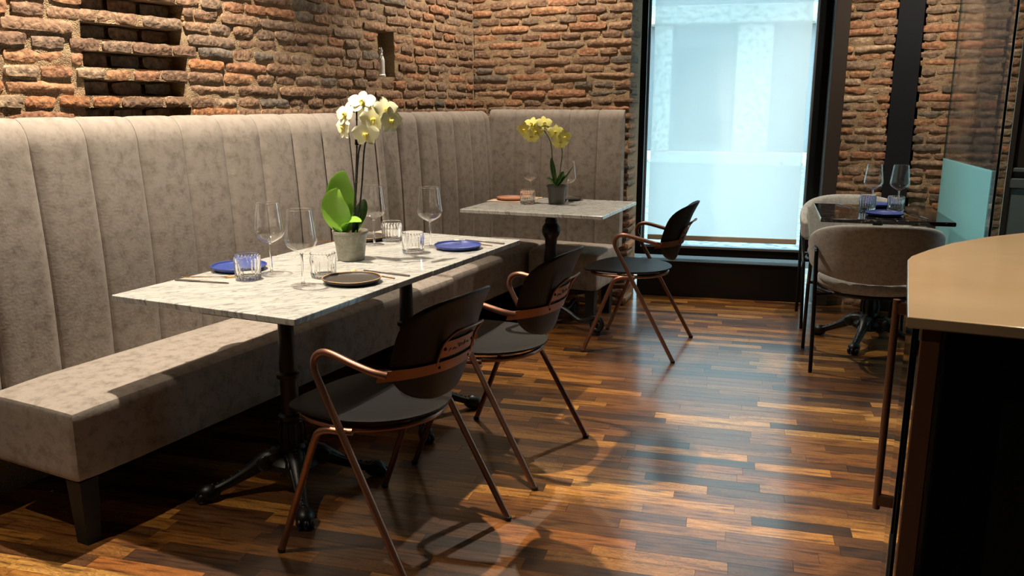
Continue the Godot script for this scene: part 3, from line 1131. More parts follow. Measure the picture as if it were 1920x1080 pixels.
func build_benches() -> void:
	make_bench("long taupe velvet banquette bench with tall channelled back under brick wall", Vector3(0.055, 0, 0.225), -2.0, 2.235, 0.40, 0.535, 0.2105, 0.145, 0.017, [Vector2(-0.045, -0.045), Vector2(-0.045, -2.1), Vector2(-0.36, -2.1)])
	make_bench("short taupe velvet banquette bench section between long bench and wall corner", Vector3(0.098, 0, -2.037), -1.4, 1.315, 0.42, 0.52, 0.2105, 0.0, 0.017, [Vector2(-0.36, -0.2), Vector2(-0.05, -0.85)])
	# bench along the end wall, front towards the camera
	make_bench("taupe velvet banquette bench on end wall beside the tall window", Vector3(-0.338, 0, -2.932), -90.0, 0.946, 0.40, 0.485, 0.194, 0.0, 0.008, [Vector2(-0.05, -0.89), Vector2(-0.36, -0.89)], 1.30, 0.478)

# ---------------------------------------------------------------- tables
func iron_leg(g: Geo, th: float, reach: float) -> void:
	# built along x, then turned
	g.x = Transform3D(Basis(Vector3.UP, -th), Vector3.ZERO)
	var pts := smooth([Vector3(0.02, 0.125, 0), Vector3(0.08, 0.130, 0), Vector3(reach * 0.5, 0.088, 0), Vector3(reach * 0.76, 0.05, 0), Vector3(reach * 0.92, 0.034, 0)], 6)
	var rad := []
	for k in pts.size():
		var f := float(k) / (pts.size() - 1)
		rad.append(lerpf(0.040, 0.017, smoothstep(0.0, 0.75, f)) + 0.008 * smoothstep(0.85, 1.0, f))
	g.tube(pts, rad, 12)
	# ribs along both flanks and beads on the crest
	for sd in [-1, 1]:
		var rib := PackedVector3Array()
		for k in range(3, pts.size()):
			rib.append(pts[k] + Vector3(0, rad[k] * 0.55, sd * rad[k] * 0.8))
		g.tube(rib, 0.0045, 6)
	for k in 10:
		var j := mini(4 + k * 2, pts.size() - 1)
		g.ball(pts[j] + Vector3(0, rad[j] * 0.95, 0), Vector3(0.0075, 0.006, 0.0075), 6, 4)
	# paw foot with three toes
	g.ball(Vector3(reach - 0.022, 0.032, 0), Vector3(0.04, 0.03, 0.032), 12, 8)
	for sd in [-1, 0, 1]:
		g.ball(Vector3(reach + 0.006 - absf(sd) * 0.008, 0.019, sd * 0.019), Vector3(0.022, 0.019, 0.012), 8, 6)
	# scroll at the hip
	for sd in [-1, 1]:
		g.ball(Vector3(0.098, 0.118, sd * 0.026), Vector3(0.03, 0.03, 0.012), 10, 6)
	g.x = Transform3D.IDENTITY

func make_table(called: String, label: String, at: Vector3, turn: float, w: float, d: float, top: Material, base_turn: float, reach: float, style: int, group := "") -> Node3D:
	var o := thing(called, label, "table", at, turn, group)
	var g := Geo.new()
	g.box(Vector3(0, 0.739, 0), Vector3(w, 0.022, d), 0.004)
	for k in g.v.size():
		var q := Vector2(g.v[k].x + at.x, g.v[k].z + at.z + g.v[k].y * 0.5).rotated(0.9)
		g.t[k] = Vector2(q.x * 0.42, q.y * 1.7)
	part(o, "table_top", g, top)
	g = Geo.new()
	if style == 0:
		g.lathe([Vector2(0.0, 0.728), Vector2(0.09, 0.728), Vector2(0.09, 0.72), Vector2(0.03, 0.715)].map(func(q): return Vector2(q.x, q.y)), 24)
		var pr := [Vector2(0.05, 0.12), Vector2(0.052, 0.14), Vector2(0.042, 0.15), Vector2(0.048, 0.16), Vector2(0.042, 0.17), Vector2(0.040, 0.185), Vector2(0.046, 0.215), Vector2(0.038, 0.26), Vector2(0.043, 0.266), Vector2(0.043, 0.278), Vector2(0.031, 0.285), Vector2(0.031, 0.41), Vector2(0.041, 0.415), Vector2(0.041, 0.43), Vector2(0.030, 0.437), Vector2(0.026, 0.635), Vector2(0.034, 0.64), Vector2(0.034, 0.655), Vector2(0.026, 0.662), Vector2(0.027, 0.727)]
		g.lathe(pr, 20)
		for k in 10:
			var th := k / 10.0 * TAU
			g.tube(PackedVector3Array([Vector3(cos(th) * 0.044, 0.18, sin(th) * 0.044), Vector3(cos(th) * 0.048, 0.215, sin(th) * 0.048), Vector3(cos(th) * 0.041, 0.255, sin(th) * 0.041)]), 0.006, 6)
	else:
		g.lathe([Vector2(0.05, 0.12), Vector2(0.045, 0.16), Vector2(0.03, 0.19), Vector2(0.034, 0.30), Vector2(0.042, 0.42), Vector2(0.034, 0.5), Vector2(0.036, 0.55), Vector2(0.05, 0.575), Vector2(0.056, 0.6), Vector2(0.05, 0.625), Vector2(0.036, 0.645), Vector2(0.038, 0.66), Vector2(0.03, 0.675), Vector2(0.034, 0.727)], 20)
	part(o, "column", g, M.iron)
	g = Geo.new()
	g.lathe([Vector2(0.0, 0.07), Vector2(0.05, 0.075), Vector2(0.085, 0.095), Vector2(0.085, 0.115), Vector2(0.07, 0.13), Vector2(0.05, 0.138)], 20)
	part(o, "base_hub", g, M.iron)
	for k in 4:
		var th := deg_to_rad(base_turn + k * 90.0)
		var dir := Vector3(cos(th), 0, sin(th))
		g = Geo.new()
		if style == 0:
			iron_leg(g, th, reach)
		else:
			var pts := []
			for q in [Vector2(0.03, 0.14), Vector2(0.09, 0.13), Vector2(0.15, 0.1), Vector2(0.2, 0.075), Vector2(0.25, 0.085)]:
				pts.append(dir * q.x + Vector3(0, q.y, 0))
			for s in 9:
				var an := deg_to_rad(100.0 - s * 52.0)
				var rr := 0.047 - s * 0.0042
				pts.append(dir * (reach - 0.03 + rr * cos(an)) + Vector3(0, 0.062 + rr * sin(an), 0))
			var path := smooth(pts, 4)
			g.tube(path, 0.015, 8)
			g.ball(dir * (reach - 0.03) + Vector3(0, 0.06, 0), Vector3(0.018, 0.018, 0.018), 8, 6)
			g.tube(PackedVector3Array([dir * (reach - 0.03) + Vector3(0, 0.0, 0), dir * (reach - 0.03) + Vector3(0, 0.02, 0)]), 0.03, 10)
		part(o, "base_leg", g, M.iron)
	return o

func build_tables() -> void:
	make_table("marble_table", "white marble bistro table with white orchid, nearest the camera", Vector3(0.359, 0, -0.384), 0.0, 0.719, 0.766, M.marble, 45.0, 0.31, 0, "white marble tables along the bench")
	make_table("marble_table", "white marble bistro table with blue plate at its far edge", Vector3(0.362, 0.0, -1.149), 0.0, 0.719, 0.762, M.marble, 45.0, 0.31, 0, "white marble tables along the bench")
	make_table("corner_table", "white marble table in the bench corner with yellow orchid on it", Vector3(0.362, 0, -2.78), 2.5, 0.845, 0.745, M.marble, 10.0, 0.34, 1)
	make_table("black_marble_table", "black marble table with white veins standing by the glass partition", Vector3(2.133, 0, -3.238), 8.0, 0.645, 0.70, M.black_marble, 20.0, 0.29, 0)

# ---------------------------------------------------------------- copper armchairs
func chair_tube(g: Geo, pts: Array, per := 5) -> void:
	g.tube(smooth(pts, per), 0.0108, 10)

func make_chair() -> Node3D:
	# +x is the back, seat faces -x
	var o := thing("copper_armchair", "", "chair", Vector3.ZERO, 0.0, "black and copper tube armchairs")
	var g := Geo.new()
	# seat: shield outline
	var outline := func(th: float) -> Vector2:
		var c := cos(th)
		var s := sin(th)
		var n := 2.0 if c > 0 else 3.2
		var a := 0.235
		var b := 0.226
		var k := pow(pow(absf(c) / a, n) + pow(absf(s) / b, n), -1.0 / n)
		return Vector2(c * k - 0.065, s * k)
	var seat_y := func(p: Vector2, r: float) -> float:
		return 0.447 + 0.010 * pow(r, 3.0) - 0.018 * smoothstep(-0.18, -0.32, p.x)
	for side in [1, -1]:
		g.sheet(40, 8, func(u, w):
			var r: float = 1.0 - w if side > 0 else w
			var e: float = 1.0 if r > 0.999 else 0.0
			var q: Vector2 = outline.call(-u * TAU) * (r if e < 0.5 else 1.0)
			if r < 0.999:
				q = Vector2(-0.065, 0).lerp(outline.call(-u * TAU), minf(r * 1.06, 0.985))
			return Vector3(q.x, seat_y.call(q, r) + (0.007 if side > 0 else -0.007) * (1.0 - e * 0.55), q.y), true)
	g.sheet(40, 1, func(u, w):
		var q: Vector2 = outline.call(-u * TAU)
		return Vector3(q.x, seat_y.call(q, 1.0) + (0.00315 if w > 0.5 else -0.00315), q.y), true)
	part(o, "seat", g, M.black_wood)
	# backrest shell
	var y0 := 0.505
	var y1 := 0.83
	var R := 0.30
	var shell := func(e: float, w: float, off: float) -> Vector3:
		var hw: float
		if w < 0.5:
			hw = 0.222 * sqrt(maxf(0.0, 1.0 - pow((0.5 - w) / 0.5, 2.3)))
		else:
			hw = 0.222 * pow(maxf(0.0, 1.0 - pow((w - 0.5) / 0.5, 5.0)), 0.5)
		var ph := e * hw / R
		var rr := R + off
		return Vector3(lerpf(0.185, 0.285, w) + 0.018 * pow(maxf(0.0, w - 0.6) / 0.4, 2.0) - R + rr * cos(ph), lerpf(y0, y1, w) - off * 0.3, rr * sin(ph))
	g = Geo.new()
	var edge := func(e: float, w: float) -> float: return 0.0065 * pow(maxf(0.0, 1.0 - pow(absf(e), 10.0)), 0.5) * pow(maxf(0.0, 1.0 - pow(absf(w * 2 - 1), 22.0)), 0.5)
	var ease := func(w: float) -> float: return 0.5 - 0.5 * cos(w * PI)
	g.sheet(18, 22, func(u, w):
		var e: float = 1 - u * 2
		return shell.call(e, ease.call(w), edge.call(e, ease.call(w))))
	g.sheet(18, 22, func(u, w):
		var e: float = u * 2 - 1
		return shell.call(e, ease.call(w), -edge.call(e, ease.call(w))))
	part(o, "backrest", g, M.black_wood)
	for s in [-1, 1]:
		g = Geo.new()
		chair_tube(g, [Vector3(0.25, 0.006, 0.262 * s), Vector3(0.17, 0.148, 0.257 * s), Vector3(0.06, 0.342, 0.25 * s), Vector3(-0.01, 0.466, 0.246 * s), Vector3(-0.07, 0.572, 0.243 * s), Vector3(-0.087, 0.612, 0.242 * s), Vector3(-0.08, 0.644, 0.241 * s), Vector3(-0.055, 0.66, 0.241 * s), Vector3(-0.02, 0.66, 0.241 * s), Vector3(0.06, 0.642, 0.242 * s), Vector3(0.12, 0.628, 0.236 * s), Vector3(0.155, 0.62, 0.222 * s)])
		part(o, "arm_leg", g, M.copper)
		g = Geo.new()
		chair_tube(g, [Vector3(-0.25, 0.006, 0.252 * s), Vector3(-0.20, 0.13, 0.25 * s), Vector3(-0.12, 0.335, 0.247 * s), Vector3(-0.098, 0.39, 0.245 * s), Vector3(-0.082, 0.418, 0.243 * s), Vector3(-0.05, 0.43, 0.238 * s), Vector3(-0.02, 0.43, 0.23 * s), Vector3(0.02, 0.43, 0.215 * s)])
		part(o, "front_leg", g, M.copper)
		for fx in [[0.25, 0.262], [-0.25, 0.252]]:
			g = Geo.new()
			g.lathe([Vector2(0, 0), Vector2(0.0115, 0), Vector2(0.0125, 0.004), Vector2(0.0125, 0.012), Vector2(0.0, 0.013)], 10)
			g.x = Transform3D.IDENTITY
			for k in g.v.size():
				g.v[k] += Vector3(fx[0], 0, fx[1] * s)
			part(o, "foot_cap", g, M.black_leg)
	# rail under the seat
	g = Geo.new()
	var ring := PackedVector3Array()
	for k in 28:
		var q: Vector2 = outline.call(k / 28.0 * TAU)
		ring.append(Vector3((q.x + 0.065) * 0.86 - 0.055, 0.431, q.y * 0.93))
	g.tube(ring, 0.0095, 8, false, true)
	part(o, "seat_rail", g, M.copper)
	# flat band round the back
	var w_band := (0.612 - y0) / (y1 - y0)
	var band := func(ph: float, y: float, off: float) -> Vector3:
		var w := (y - y0) / (y1 - y0)
		return Vector3(lerpf(0.185, 0.285, w) - R + (R + off) * cos(ph), y, (R + off) * sin(ph))
	g = Geo.new()
	var sect := [[0.009, -0.016], [0.014, -0.016], [0.014, 0.016], [0.009, 0.016]]
	for k in 4:
		var s0: Array = sect[k]
		var s1: Array = sect[(k + 1) % 4]
		g.sheet(24, 1, func(u, w):
			var q: Array = s0 if w < 0.5 else s1
			return band.call((1 - u * 2) * 0.83, 0.614 + q[1], q[0]), false)
	part(o, "back_band", g, M.copper)
	# badge plate and bow above the band
	g = Geo.new()
	for k in 4:
		var s0: Array = [[0.010, 0.642], [0.013, 0.642], [0.013, 0.69], [0.010, 0.69]][k]
		var s1: Array = [[0.010, 0.642], [0.013, 0.642], [0.013, 0.69], [0.010, 0.69]][(k + 1) % 4]
		g.sheet(8, 1, func(u, w):
			var q: Array = s0 if w < 0.5 else s1
			return band.call((1 - u * 2) * 0.25, q[1], q[0]), false)
	var badge := part(o, "badge_plate", g, M.copper, "copper plate with embossed script lettering")
	g = Geo.new()
	var strokes := [[[-0.8, -0.5], [-0.72, 0.0], [-0.6, -0.1], [-0.58, -0.5], [-0.5, -0.1], [-0.42, -0.1], [-0.4, -0.5], [-0.3, -0.2]], [[-0.28, 0.3], [-0.2, 0.55], [-0.12, 0.2], [-0.16, -0.1], [-0.02, 0.45], [-0.1, -0.4]], [[0.02, 0.1], [0.06, -0.3], [0.1, 0.1], [0.2, 0.15]], [[0.3, 0.7], [0.26, -0.3], [0.4, 0.2], [0.3, 0.0], [0.46, -0.3]], [[0.72, 0.2], [0.56, 0.15], [0.54, -0.2], [0.7, 0.1], [0.72, -0.25], [0.82, -0.1]]]
	for st in strokes:
		var pts := []
		for q in st:
			pts.append(band.call(-q[0] * 0.2, 0.666 + q[1] * 0.016, 0.0135))
		g.tube(smooth(pts, 4), 0.0011, 5)
	part(badge, "lettering", g, M.copper)
	for s in [-1, 1]:
		for q in [[0.215, 0.668], [0.235, 0.614]]:
			g = Geo.new()
			g.ball(band.call(s * q[0], q[1], 0.013), Vector3(0.0042, 0.0055, 0.0055), 8, 6)
			part(badge if q[1] > 0.64 else o, "screw", g, M.screw)
	g = Geo.new()
	var bow := []
	for s in [-1, 1]:
		var leg := [band.call(s * 0.275, 0.622, 0.012), band.call(s * 0.272, 0.66, 0.014), band.call(s * 0.26, 0.692, 0.018), band.call(s * 0.21, 0.722, 0.032)]
		if s > 0:
			leg.reverse()
		if s > 0:
			for k in range(-3, 4):
				bow.append(band.call(k / 3.0 * 0.16, 0.728, 0.037))
		bow.append_array(leg)
	g.tube(smooth(bow, 4), 0.0042, 8)
	part(o, "back_bow", g, M.copper)
	return o

# ---------------------------------------------------------------- upholstered tub chairs
func make_tub_chair(label: String, at: Vector3, turn: float) -> Node3D:
	# +z is the back
	var o := thing("tub_chair", label, "chair", at, turn, "taupe tub chairs at the black table")
	var top := func(ph: float) -> float: return 0.772 - 0.15 * pow(absf(ph) / 1.75, 2.6)
	var bot := func(ph: float) -> float: return 0.475 + 0.05 * pow(absf(ph) / 1.75, 2.0)
	var pos := func(ph: float, y: float, r: float) -> Vector3:
		var lean := (y - 0.47) * 0.13
		return Vector3((r + lean) * sin(ph), y, (r + lean) * cos(ph) * 0.95)
	var half := 1.75
	var R := 0.275
	var g := Geo.new()
	# outer and inner skins round a soft rim
	var cross := func(ph: float, w: float, inner: bool) -> Vector3:
		var a: float = top.call(ph)
		var b: float = bot.call(ph)
		var th := 0.022 * pow(maxf(0.0, 1.0 - pow(absf(w * 2 - 1), 8.0)), 0.5) * pow(maxf(0.0, 1.0 - pow(absf(ph) / half, 30.0)), 0.5)
		var off := th
		if inner:
			off = -th - 0.006 * absf(cos(ph * 9.0)) * (1.0 if th > 0.01 else 0.0)
		return pos.call(ph, lerpf(b, a, w), R + off)
	var ease := func(w: float) -> float: return 0.5 - 0.5 * cos(w * PI)
	g.sheet(60, 16, func(u, w): return cross.call((u * 2 - 1) * half, ease.call(w), false))
	part(o, "backrest", g, M.taupe)
	g = Geo.new()
	g.sheet(160, 16, func(u, w): return cross.call((1 - u * 2) * half, ease.call(w), true))
	part(o, "channelled_lining", g, M.taupe)
	g = Geo.new()
	g.lathe([Vector2(0, 0.405), Vector2(0.2, 0.405), Vector2(0.245, 0.415), Vector2(0.262, 0.44), Vector2(0.255, 0.468), Vector2(0.22, 0.485), Vector2(0.12, 0.494), Vector2(0, 0.496)], 36, 60.0)
	part(o, "seat", g, M.taupe)
	g = Geo.new()
	var ring := PackedVector3Array()
	for k in 32:
		ring.append(Vector3(sin(k / 32.0 * TAU) * 0.262, 0.402, cos(k / 32.0 * TAU) * 0.23))
	g.tube(ring, 0.010, 8, false, true)
	part(o, "seat_ring", g, M.black_metal)
	for s in [-1, 1]:
		g = Geo.new()
		g.tube(smooth([Vector3(0.285 * s, 0.0, 0.225), Vector3(0.287 * s, 0.3, 0.2), Vector3(0.293 * s, 0.59, 0.175), Vector3(0.293 * s, 0.617, 0.168), Vector3(0.293 * s, 0.625, 0.15), Vector3(0.295 * s, 0.625, 0.05), Vector3(0.296 * s, 0.622, 0.02), Vector3(0.296 * s, 0.60, 0.005), Vector3(0.292 * s, 0.46, -0.06), Vector3(0.288 * s, 0.40, -0.115), Vector3(0.286 * s, 0.35, -0.145), Vector3(0.28 * s, 0.0, -0.225)], 5), 0.010, 8)
		part(o, "leg_frame", g, M.black_metal)
		g = Geo.new()
		g.tube(PackedVector3Array([Vector3(0.29 * s, 0.40, 0.19), Vector3(0.2 * s, 0.402, 0.15)]), 0.008, 8)
		part(o, "seat_bracket", g, M.black_metal)
		g = Geo.new()
		g.tube(PackedVector3Array([Vector3(0.288 * s, 0.40, -0.11), Vector3(0.22 * s, 0.402, -0.1)]), 0.008, 8)
		part(o, "seat_bracket", g, M.black_metal)
	return o

func build_chairs() -> void:
	var c := make_chair()
	c.position = Vector3(0.872, 0, -0.25)
	c.rotation.y = deg_to_rad(-5.0)
	c.set_meta("label", "black and copper armchair drawn up to the table with the white orchid")
	copy(c, "copper_armchair", "black and copper armchair, middle of the three along the marble tables", Vector3(0.89, 0, -0.99), -0.5)
	copy(c, "copper_armchair", "black and copper armchair at the corner table in front of window", Vector3(0.957, 0, -2.64), 2.5)
	make_tub_chair("taupe tub chair with its smooth back turned to the pale counter", Vector3(2.13, 0, -2.80), 11.0)
	make_tub_chair("taupe tub chair with channelled inside behind the black marble table", Vector3(2.0, 0, -3.66), 189.0)

# ---------------------------------------------------------------- tableware
func make_wine_glass() -> Node3D:
	var o := thing("wine_glass", "", "wine glass", Vector3.ZERO, 0.0, "stemmed wine glasses")
	var g := Geo.new()
	g.lathe([Vector2(0.0035, 0.107), Vector2(0.012, 0.111), Vector2(0.028, 0.119), Vector2(0.043, 0.129), Vector2(0.051, 0.141), Vector2(0.0525, 0.15), Vector2(0.0517, 0.162), Vector2(0.0465, 0.205), Vector2(0.0405, 0.25)], 40, 90.0)
	g.lathe([Vector2(0.0397, 0.25), Vector2(0.0457, 0.205), Vector2(0.0508, 0.162), Vector2(0.0516, 0.15), Vector2(0.0502, 0.142), Vector2(0.0425, 0.1305), Vector2(0.0278, 0.1205), Vector2(0.012, 0.1125), Vector2(0.0, 0.111)], 40, 90.0)
	part(o, "bowl", g, M.glass)
	g = Geo.new()
	var rim := PackedVector3Array()
	for k in 40:
		rim.append(Vector3(cos(k / 40.0 * TAU) * 0.0405, 0.25, sin(k / 40.0 * TAU) * 0.0405))
	g.tube(rim, 0.0007, 5, false, true)
	part(o, "rim", g, M.cut_glass)
	g = Geo.new()
	g.lathe([Vector2(0.0, 0.0), Vector2(0.042, 0.0), Vector2(0.042, 0.0015), Vector2(0.02, 0.003), Vector2(0.008, 0.0055), Vector2(0.0, 0.0065)], 32, 50.0)
	part(o, "foot", g, M.glass)
	g = Geo.new()
	g.lathe([Vector2(0.0, 0.006), Vector2(0.0075, 0.0062), Vector2(0.0042, 0.014), Vector2(0.0036, 0.05), Vector2(0.0038, 0.1), Vector2(0.006, 0.1065), Vector2(0.0, 0.108)], 16, 50.0)
	part(o, "stem", g, M.cut_glass)
	return o

func make_tumbler() -> Node3D:
	var o := thing("tumbler", "", "glass", Vector3.ZERO, 0.0, "ribbed glass tumblers")
	var g := Geo.new()
	var flute := func(u: float) -> float: return 0.0024 * absf(sin(u * PI * 22.0))
	g.sheet(220, 10, func(u, w):
		var y: float = 0.001 + w * 0.083
		var r: float = 0.0405 + w * 0.0035 + flute.call(u) * (1.0 if w < 0.9 else 0.0) * (1.0 if w > 0.05 else 0.3)
		return Vector3(r * cos(u * TAU), y, -r * sin(u * TAU)), true)
	g.lathe([Vector2(0.0, 0.001), Vector2(0.0405, 0.001)], 40)
	g.lathe([Vector2(0.044, 0.084), Vector2(0.0435, 0.0848), Vector2(0.0424, 0.0848), Vector2(0.042, 0.083), Vector2(0.0385, 0.02), Vector2(0.036, 0.014), Vector2(0.028, 0.0115), Vector2(0.0, 0.011)], 48, 90.0)
	part(o, "ribbed_wall", g, M.cut_glass)
	return o

func make_plate(label: String, m: Material, rim: Material, at: Vector3, group: String, sd: int, r := 0.098) -> void:
	var o := thing("plate", label, "plate", at, 0.0, group)
	var f := FastNoiseLite.new()
	f.seed = sd
	f.frequency = 0.9
	var wob := func(u: float) -> float: return 1.0 + 0.035 * f.get_noise_2d(cos(u * TAU), sin(u * TAU))
	var g := Geo.new()
	var pr := [Vector2(0.0, 0.0), Vector2(0.78, 0.0), Vector2(0.92, 0.006), Vector2(0.99, 0.014), Vector2(1.0, 0.0175)]
	g.sheet(64, 4, func(u, w):
		var q: Vector2 = pr[roundi(w * 4)]
		var rr: float = q.x * r * wob.call(u)
		return Vector3(rr * cos(u * TAU), q.y, -rr * sin(u * TAU)), true)
	var inn := [Vector2(0.965, 0.0175), Vector2(0.94, 0.0125), Vector2(0.9, 0.009), Vector2(0.7, 0.0075), Vector2(0.0, 0.007)]
	g.sheet(64, 4, func(u, w):
		var q: Vector2 = inn[roundi(w * 4)]
		var rr: float = q.x * r * wob.call(u)
		return Vector3(rr * cos(u * TAU), q.y, -rr * sin(u * TAU)), true)
	part(o, "dish", g, m)
	g = Geo.new()
	g.sheet(64, 2, func(u, w):
		var rr: float = lerpf(1.0, 0.965, w) * r * wob.call(u)
		return Vector3(rr * cos(u * TAU), 0.0175 + 0.0014 * sin(w * PI), -rr * sin(u * TAU)), true)
	part(o, "rim", g, rim)

func make_fork() -> Node3D:
	var o := thing("fork", "", "fork", Vector3.ZERO, 0.0, "gold forks")
	var g := Geo.new()
	# handle and neck along x
	var hw := [[-0.10, 0.0042, 0.0015], [-0.06, 0.0035, 0.0015], [0.0, 0.0025, 0.0025], [0.035, 0.0024, 0.004], [0.05, 0.006, 0.0035], [0.062, 0.0105, 0.003]]
	g.sheet(8, hw.size() - 1, func(u, w):
		var q: Array = hw[roundi(w * (hw.size() - 1))]
		return Vector3(q[0], q[2] + 0.0011 * sin(-u * TAU), q[1] * cos(-u * TAU)), true)
	part(o, "handle", g, M.gold)
	for k in 4:
		g = Geo.new()
		var z := (k - 1.5) * 0.0056
		g.tube(smooth([Vector3(0.058, 0.003, z * 0.9), Vector3(0.075, 0.0025, z), Vector3(0.09, 0.004, z), Vector3(0.1, 0.008, z)], 3), 0.0013, 6)
		part(o, "tine", g, M.gold)
	return o

func make_knife() -> Node3D:
	var o := thing("knife", "", "knife", Vector3.ZERO, 0.0, "dark steel table knives")
	var g := Geo.new()
	g.box(Vector3(-0.055, 0.003, 0), Vector3(0.095, 0.005, 0.010), 0.0018)
	part(o, "handle", g, M.steel)
	g = Geo.new()
	g.slab(PackedVector2Array([Vector2(-0.008, -0.005), Vector2(0.08, -0.0085), Vector2(0.1, -0.006), Vector2(0.106, 0.003), Vector2(0.09, 0.0045), Vector2(-0.008, 0.0045)]), 0.0012, 0.0028, 0.0004)
	part(o, "blade", g, M.chrome)
	return o

func build_tableware() -> void:
	var T := 0.7505
	var U := 0.7505
	var w := make_wine_glass()
	w.position = Vector3(0.232, T, -0.478)
	w.set_meta("label", "wine glass behind the ribbed tumbler that hides a blue plate")
	var spots := [[0.459, T, -0.366, "wine glass closest to the bare front edge of marble table"], [0.217, U, -1.141, "wine glass beside the white orchid and the dark plate behind it"], [0.462, U, -1.191, "wine glass between ribbed tumbler and blue plate on second marble table"],
		[0.115, T, -3.04, "wine glass behind the tumbler on the corner table"], [0.404, T, -2.935, "wine glass by the dark plate behind yellow orchid pot"],
		[2.088, T, -3.405, "wine glass on black table over the tumbler nearer the window"], [2.225, T, -3.40, "wine glass on black table in front of the steel column"]]
	for s in spots:
		copy(w, "wine_glass", s[3], Vector3(s[0], s[1], s[2]), 0)
	var t := make_tumbler()
	t.position = Vector3(0.221, T, -0.372)
	t.set_meta("label", "ribbed tumbler in front of the blue plate on front marble table")
	for s in [[0.434, T, -0.507, "ribbed tumbler between wine glass and grey orchid pot"], [0.224, U, -1.267, "ribbed tumbler by the far wine glass close to bench back"], [0.47, U, -1.041, "ribbed tumbler in the orchid shadow on second marble table"],
		[0.207, T, -2.784, "ribbed tumbler beside the yellow orchid on the corner table"], [2.069, T, -3.319, "ribbed tumbler on black table nearer the tall window"], [2.215, T, -3.305, "ribbed tumbler on black table nearer the glass partition"]]:
		copy(t, "tumbler", s[3], Vector3(s[0], s[1], s[2]), 0)
	make_plate("blue plate half hidden by a tumbler on front marble table", M.blue, M.blue, Vector3(0.075, T, -0.487), "blue plates", 1)
	make_plate("dark brown plate with pale rim at the front table edge", M.charcoal, M.plate_rim, Vector3(0.576, T, -0.474), "dark plates", 2)
	make_plate("dark plate half hidden behind the white orchid pot", M.charcoal, M.plate_rim, Vector3(0.10, U, -1.245), "dark plates", 3)
	make_plate("blue plate on the second marble table near the chair side", M.blue, M.blue, Vector3(0.578, U, -1.214), "blue plates", 4)
	make_plate("pinkish copper plate on the corner table", M.pink, M.plate_rim, Vector3(0.045, T + 0.002, -2.92), "corner table plates", 5)
	make_plate("dark plate behind the yellow orchid on the corner table", M.charcoal, M.charcoal, Vector3(0.347, T, -3.075), "dark plates", 6)
	make_plate("blue plate at the front of the black marble table", M.blue, M.blue, Vector3(2.164, T, -3.09), "blue plates", 7)
	make_plate("blue plate behind the tumblers on the black marble table", M.blue, M.blue, Vector3(2.11, T, -3.52), "blue plates", 8, 0.09)
	var f := make_fork()
	f.position = Vector3(0.085, T, -0.335)
	f.rotation.y = deg_to_rad(22.0)
	f.set_meta("label", "gold fork beside the blue plate on front marble table")
	for s in [[0.575, T, -0.60, 170.0, "gold fork behind the dark plate on front marble table"], [0.585, U, -1.345, 168.0, "gold fork behind the blue plate on second marble table"], [2.29, T, -3.09, 110.0, "gold fork on black table beside the front blue plate"], [1.985, T, -3.44, -68.0, "gold fork on black table beside the back blue plate"], [0.03, U, -1.14, 5.0, "gold fork in front of the half hidden dark plate"]]:
		copy(f, "fork", s[4], Vector3(s[0], s[1], s[2]), s[3])
	var k := make_knife()
	k.position = Vector3(0.115, T, -0.265)
	k.rotation.y = deg_to_rad(10.0)
	k.set_meta("label", "dark steel knife lying at the front left of marble table")
	for s in [[0.60, T, -0.645, 174.0, "dark steel knife behind the dark plate on front marble table"], [0.61, U, -1.40, 172.0, "dark steel knife behind the blue plate on second marble table"], [2.335, T, -3.10, 112.0, "dark steel knife on black table beside the front blue plate"], [1.94, T, -3.45, -66.0, "dark steel knife on black table beside the back blue plate"]]:
		copy(k, "knife", s[4], Vector3(s[0], s[1], s[2]), s[3])
	for s in [[0.03, -2.86, 4.0, "beige paper napkin under the pinkish plate"], [0.06, -3.06, 4.0, "beige paper napkin near the bench back on corner table"]]:
		var o := thing("napkin", s[3], "napkin", Vector3(s[0], T, s[1]), s[2], "beige napkins on the corner table")
		var g := Geo.new()
		g.box(Vector3(0, 0.001, 0), Vector3(0.22, 0.0018, 0.12), 0.0006)
		part(o, "lower_fold", g, M.napkin)
		g = Geo.new()
		g.box(Vector3(0.002, 0.0026, 0.001), Vector3(0.216, 0.0012, 0.117), 0.0004)
		part(o, "upper_fold", g, M.napkin)

# ---------------------------------------------------------------- orchids
func leaf_geo(base: Vector3, tip: Vector3, bend: Vector3, wd: float, face: Vector3) -> Geo:
	var g := Geo.new()
	var mid := (base + tip) / 2 + bend
	var at := func(s: float) -> Vector3: return base.lerp(mid, s).lerp(mid.lerp(tip, s), s)
	for side in [1, -1]:
		g.sheet(8, 14, func(u, w):
			var s: float = w
			var c: Vector3 = at.call(s)
			var d: Vector3 = (at.call(minf(s + 0.01, 1.0)) - at.call(maxf(s - 0.01, 0.0))).normalized()
			var sd := d.cross(face).normalized()
			var nn := sd.cross(d)
			var ww: float = wd * pow(maxf(0.0, sin(PI * (0.05 + 0.94 * s))), 0.55)
			var e: float = (u * 2 - 1) * side
			return c + sd * e * ww + nn * (ww * 0.38 * absf(e) * (0.35 + 0.65 * absf(e)) + side * 0.0009))
	return g

func petal(d: float, l: float, wd: float, cup: float) -> Geo:
	# petal in the x-y plane of a flower that looks along +z
	var g := Geo.new()
	var dir := Vector3(cos(d), sin(d), 0)
	var sd := Vector3(-sin(d), cos(d), 0)
	for side in [1, -1]:
		g.sheet(6, 6, func(u, w):
			var ww: float = wd * pow(sin(PI * (0.08 + 0.9 * w)), 0.65) * (0.75 + 0.35 * w)
			var e: float = (u * 2 - 1) * side
			return dir * l * w + sd * ww * e * -1.0 + Vector3(0, 0, cup * (w * w * 0.9 - 0.5 * e * e * w) * l - 0.0006 * side))
	return g

var flower_parts := {}

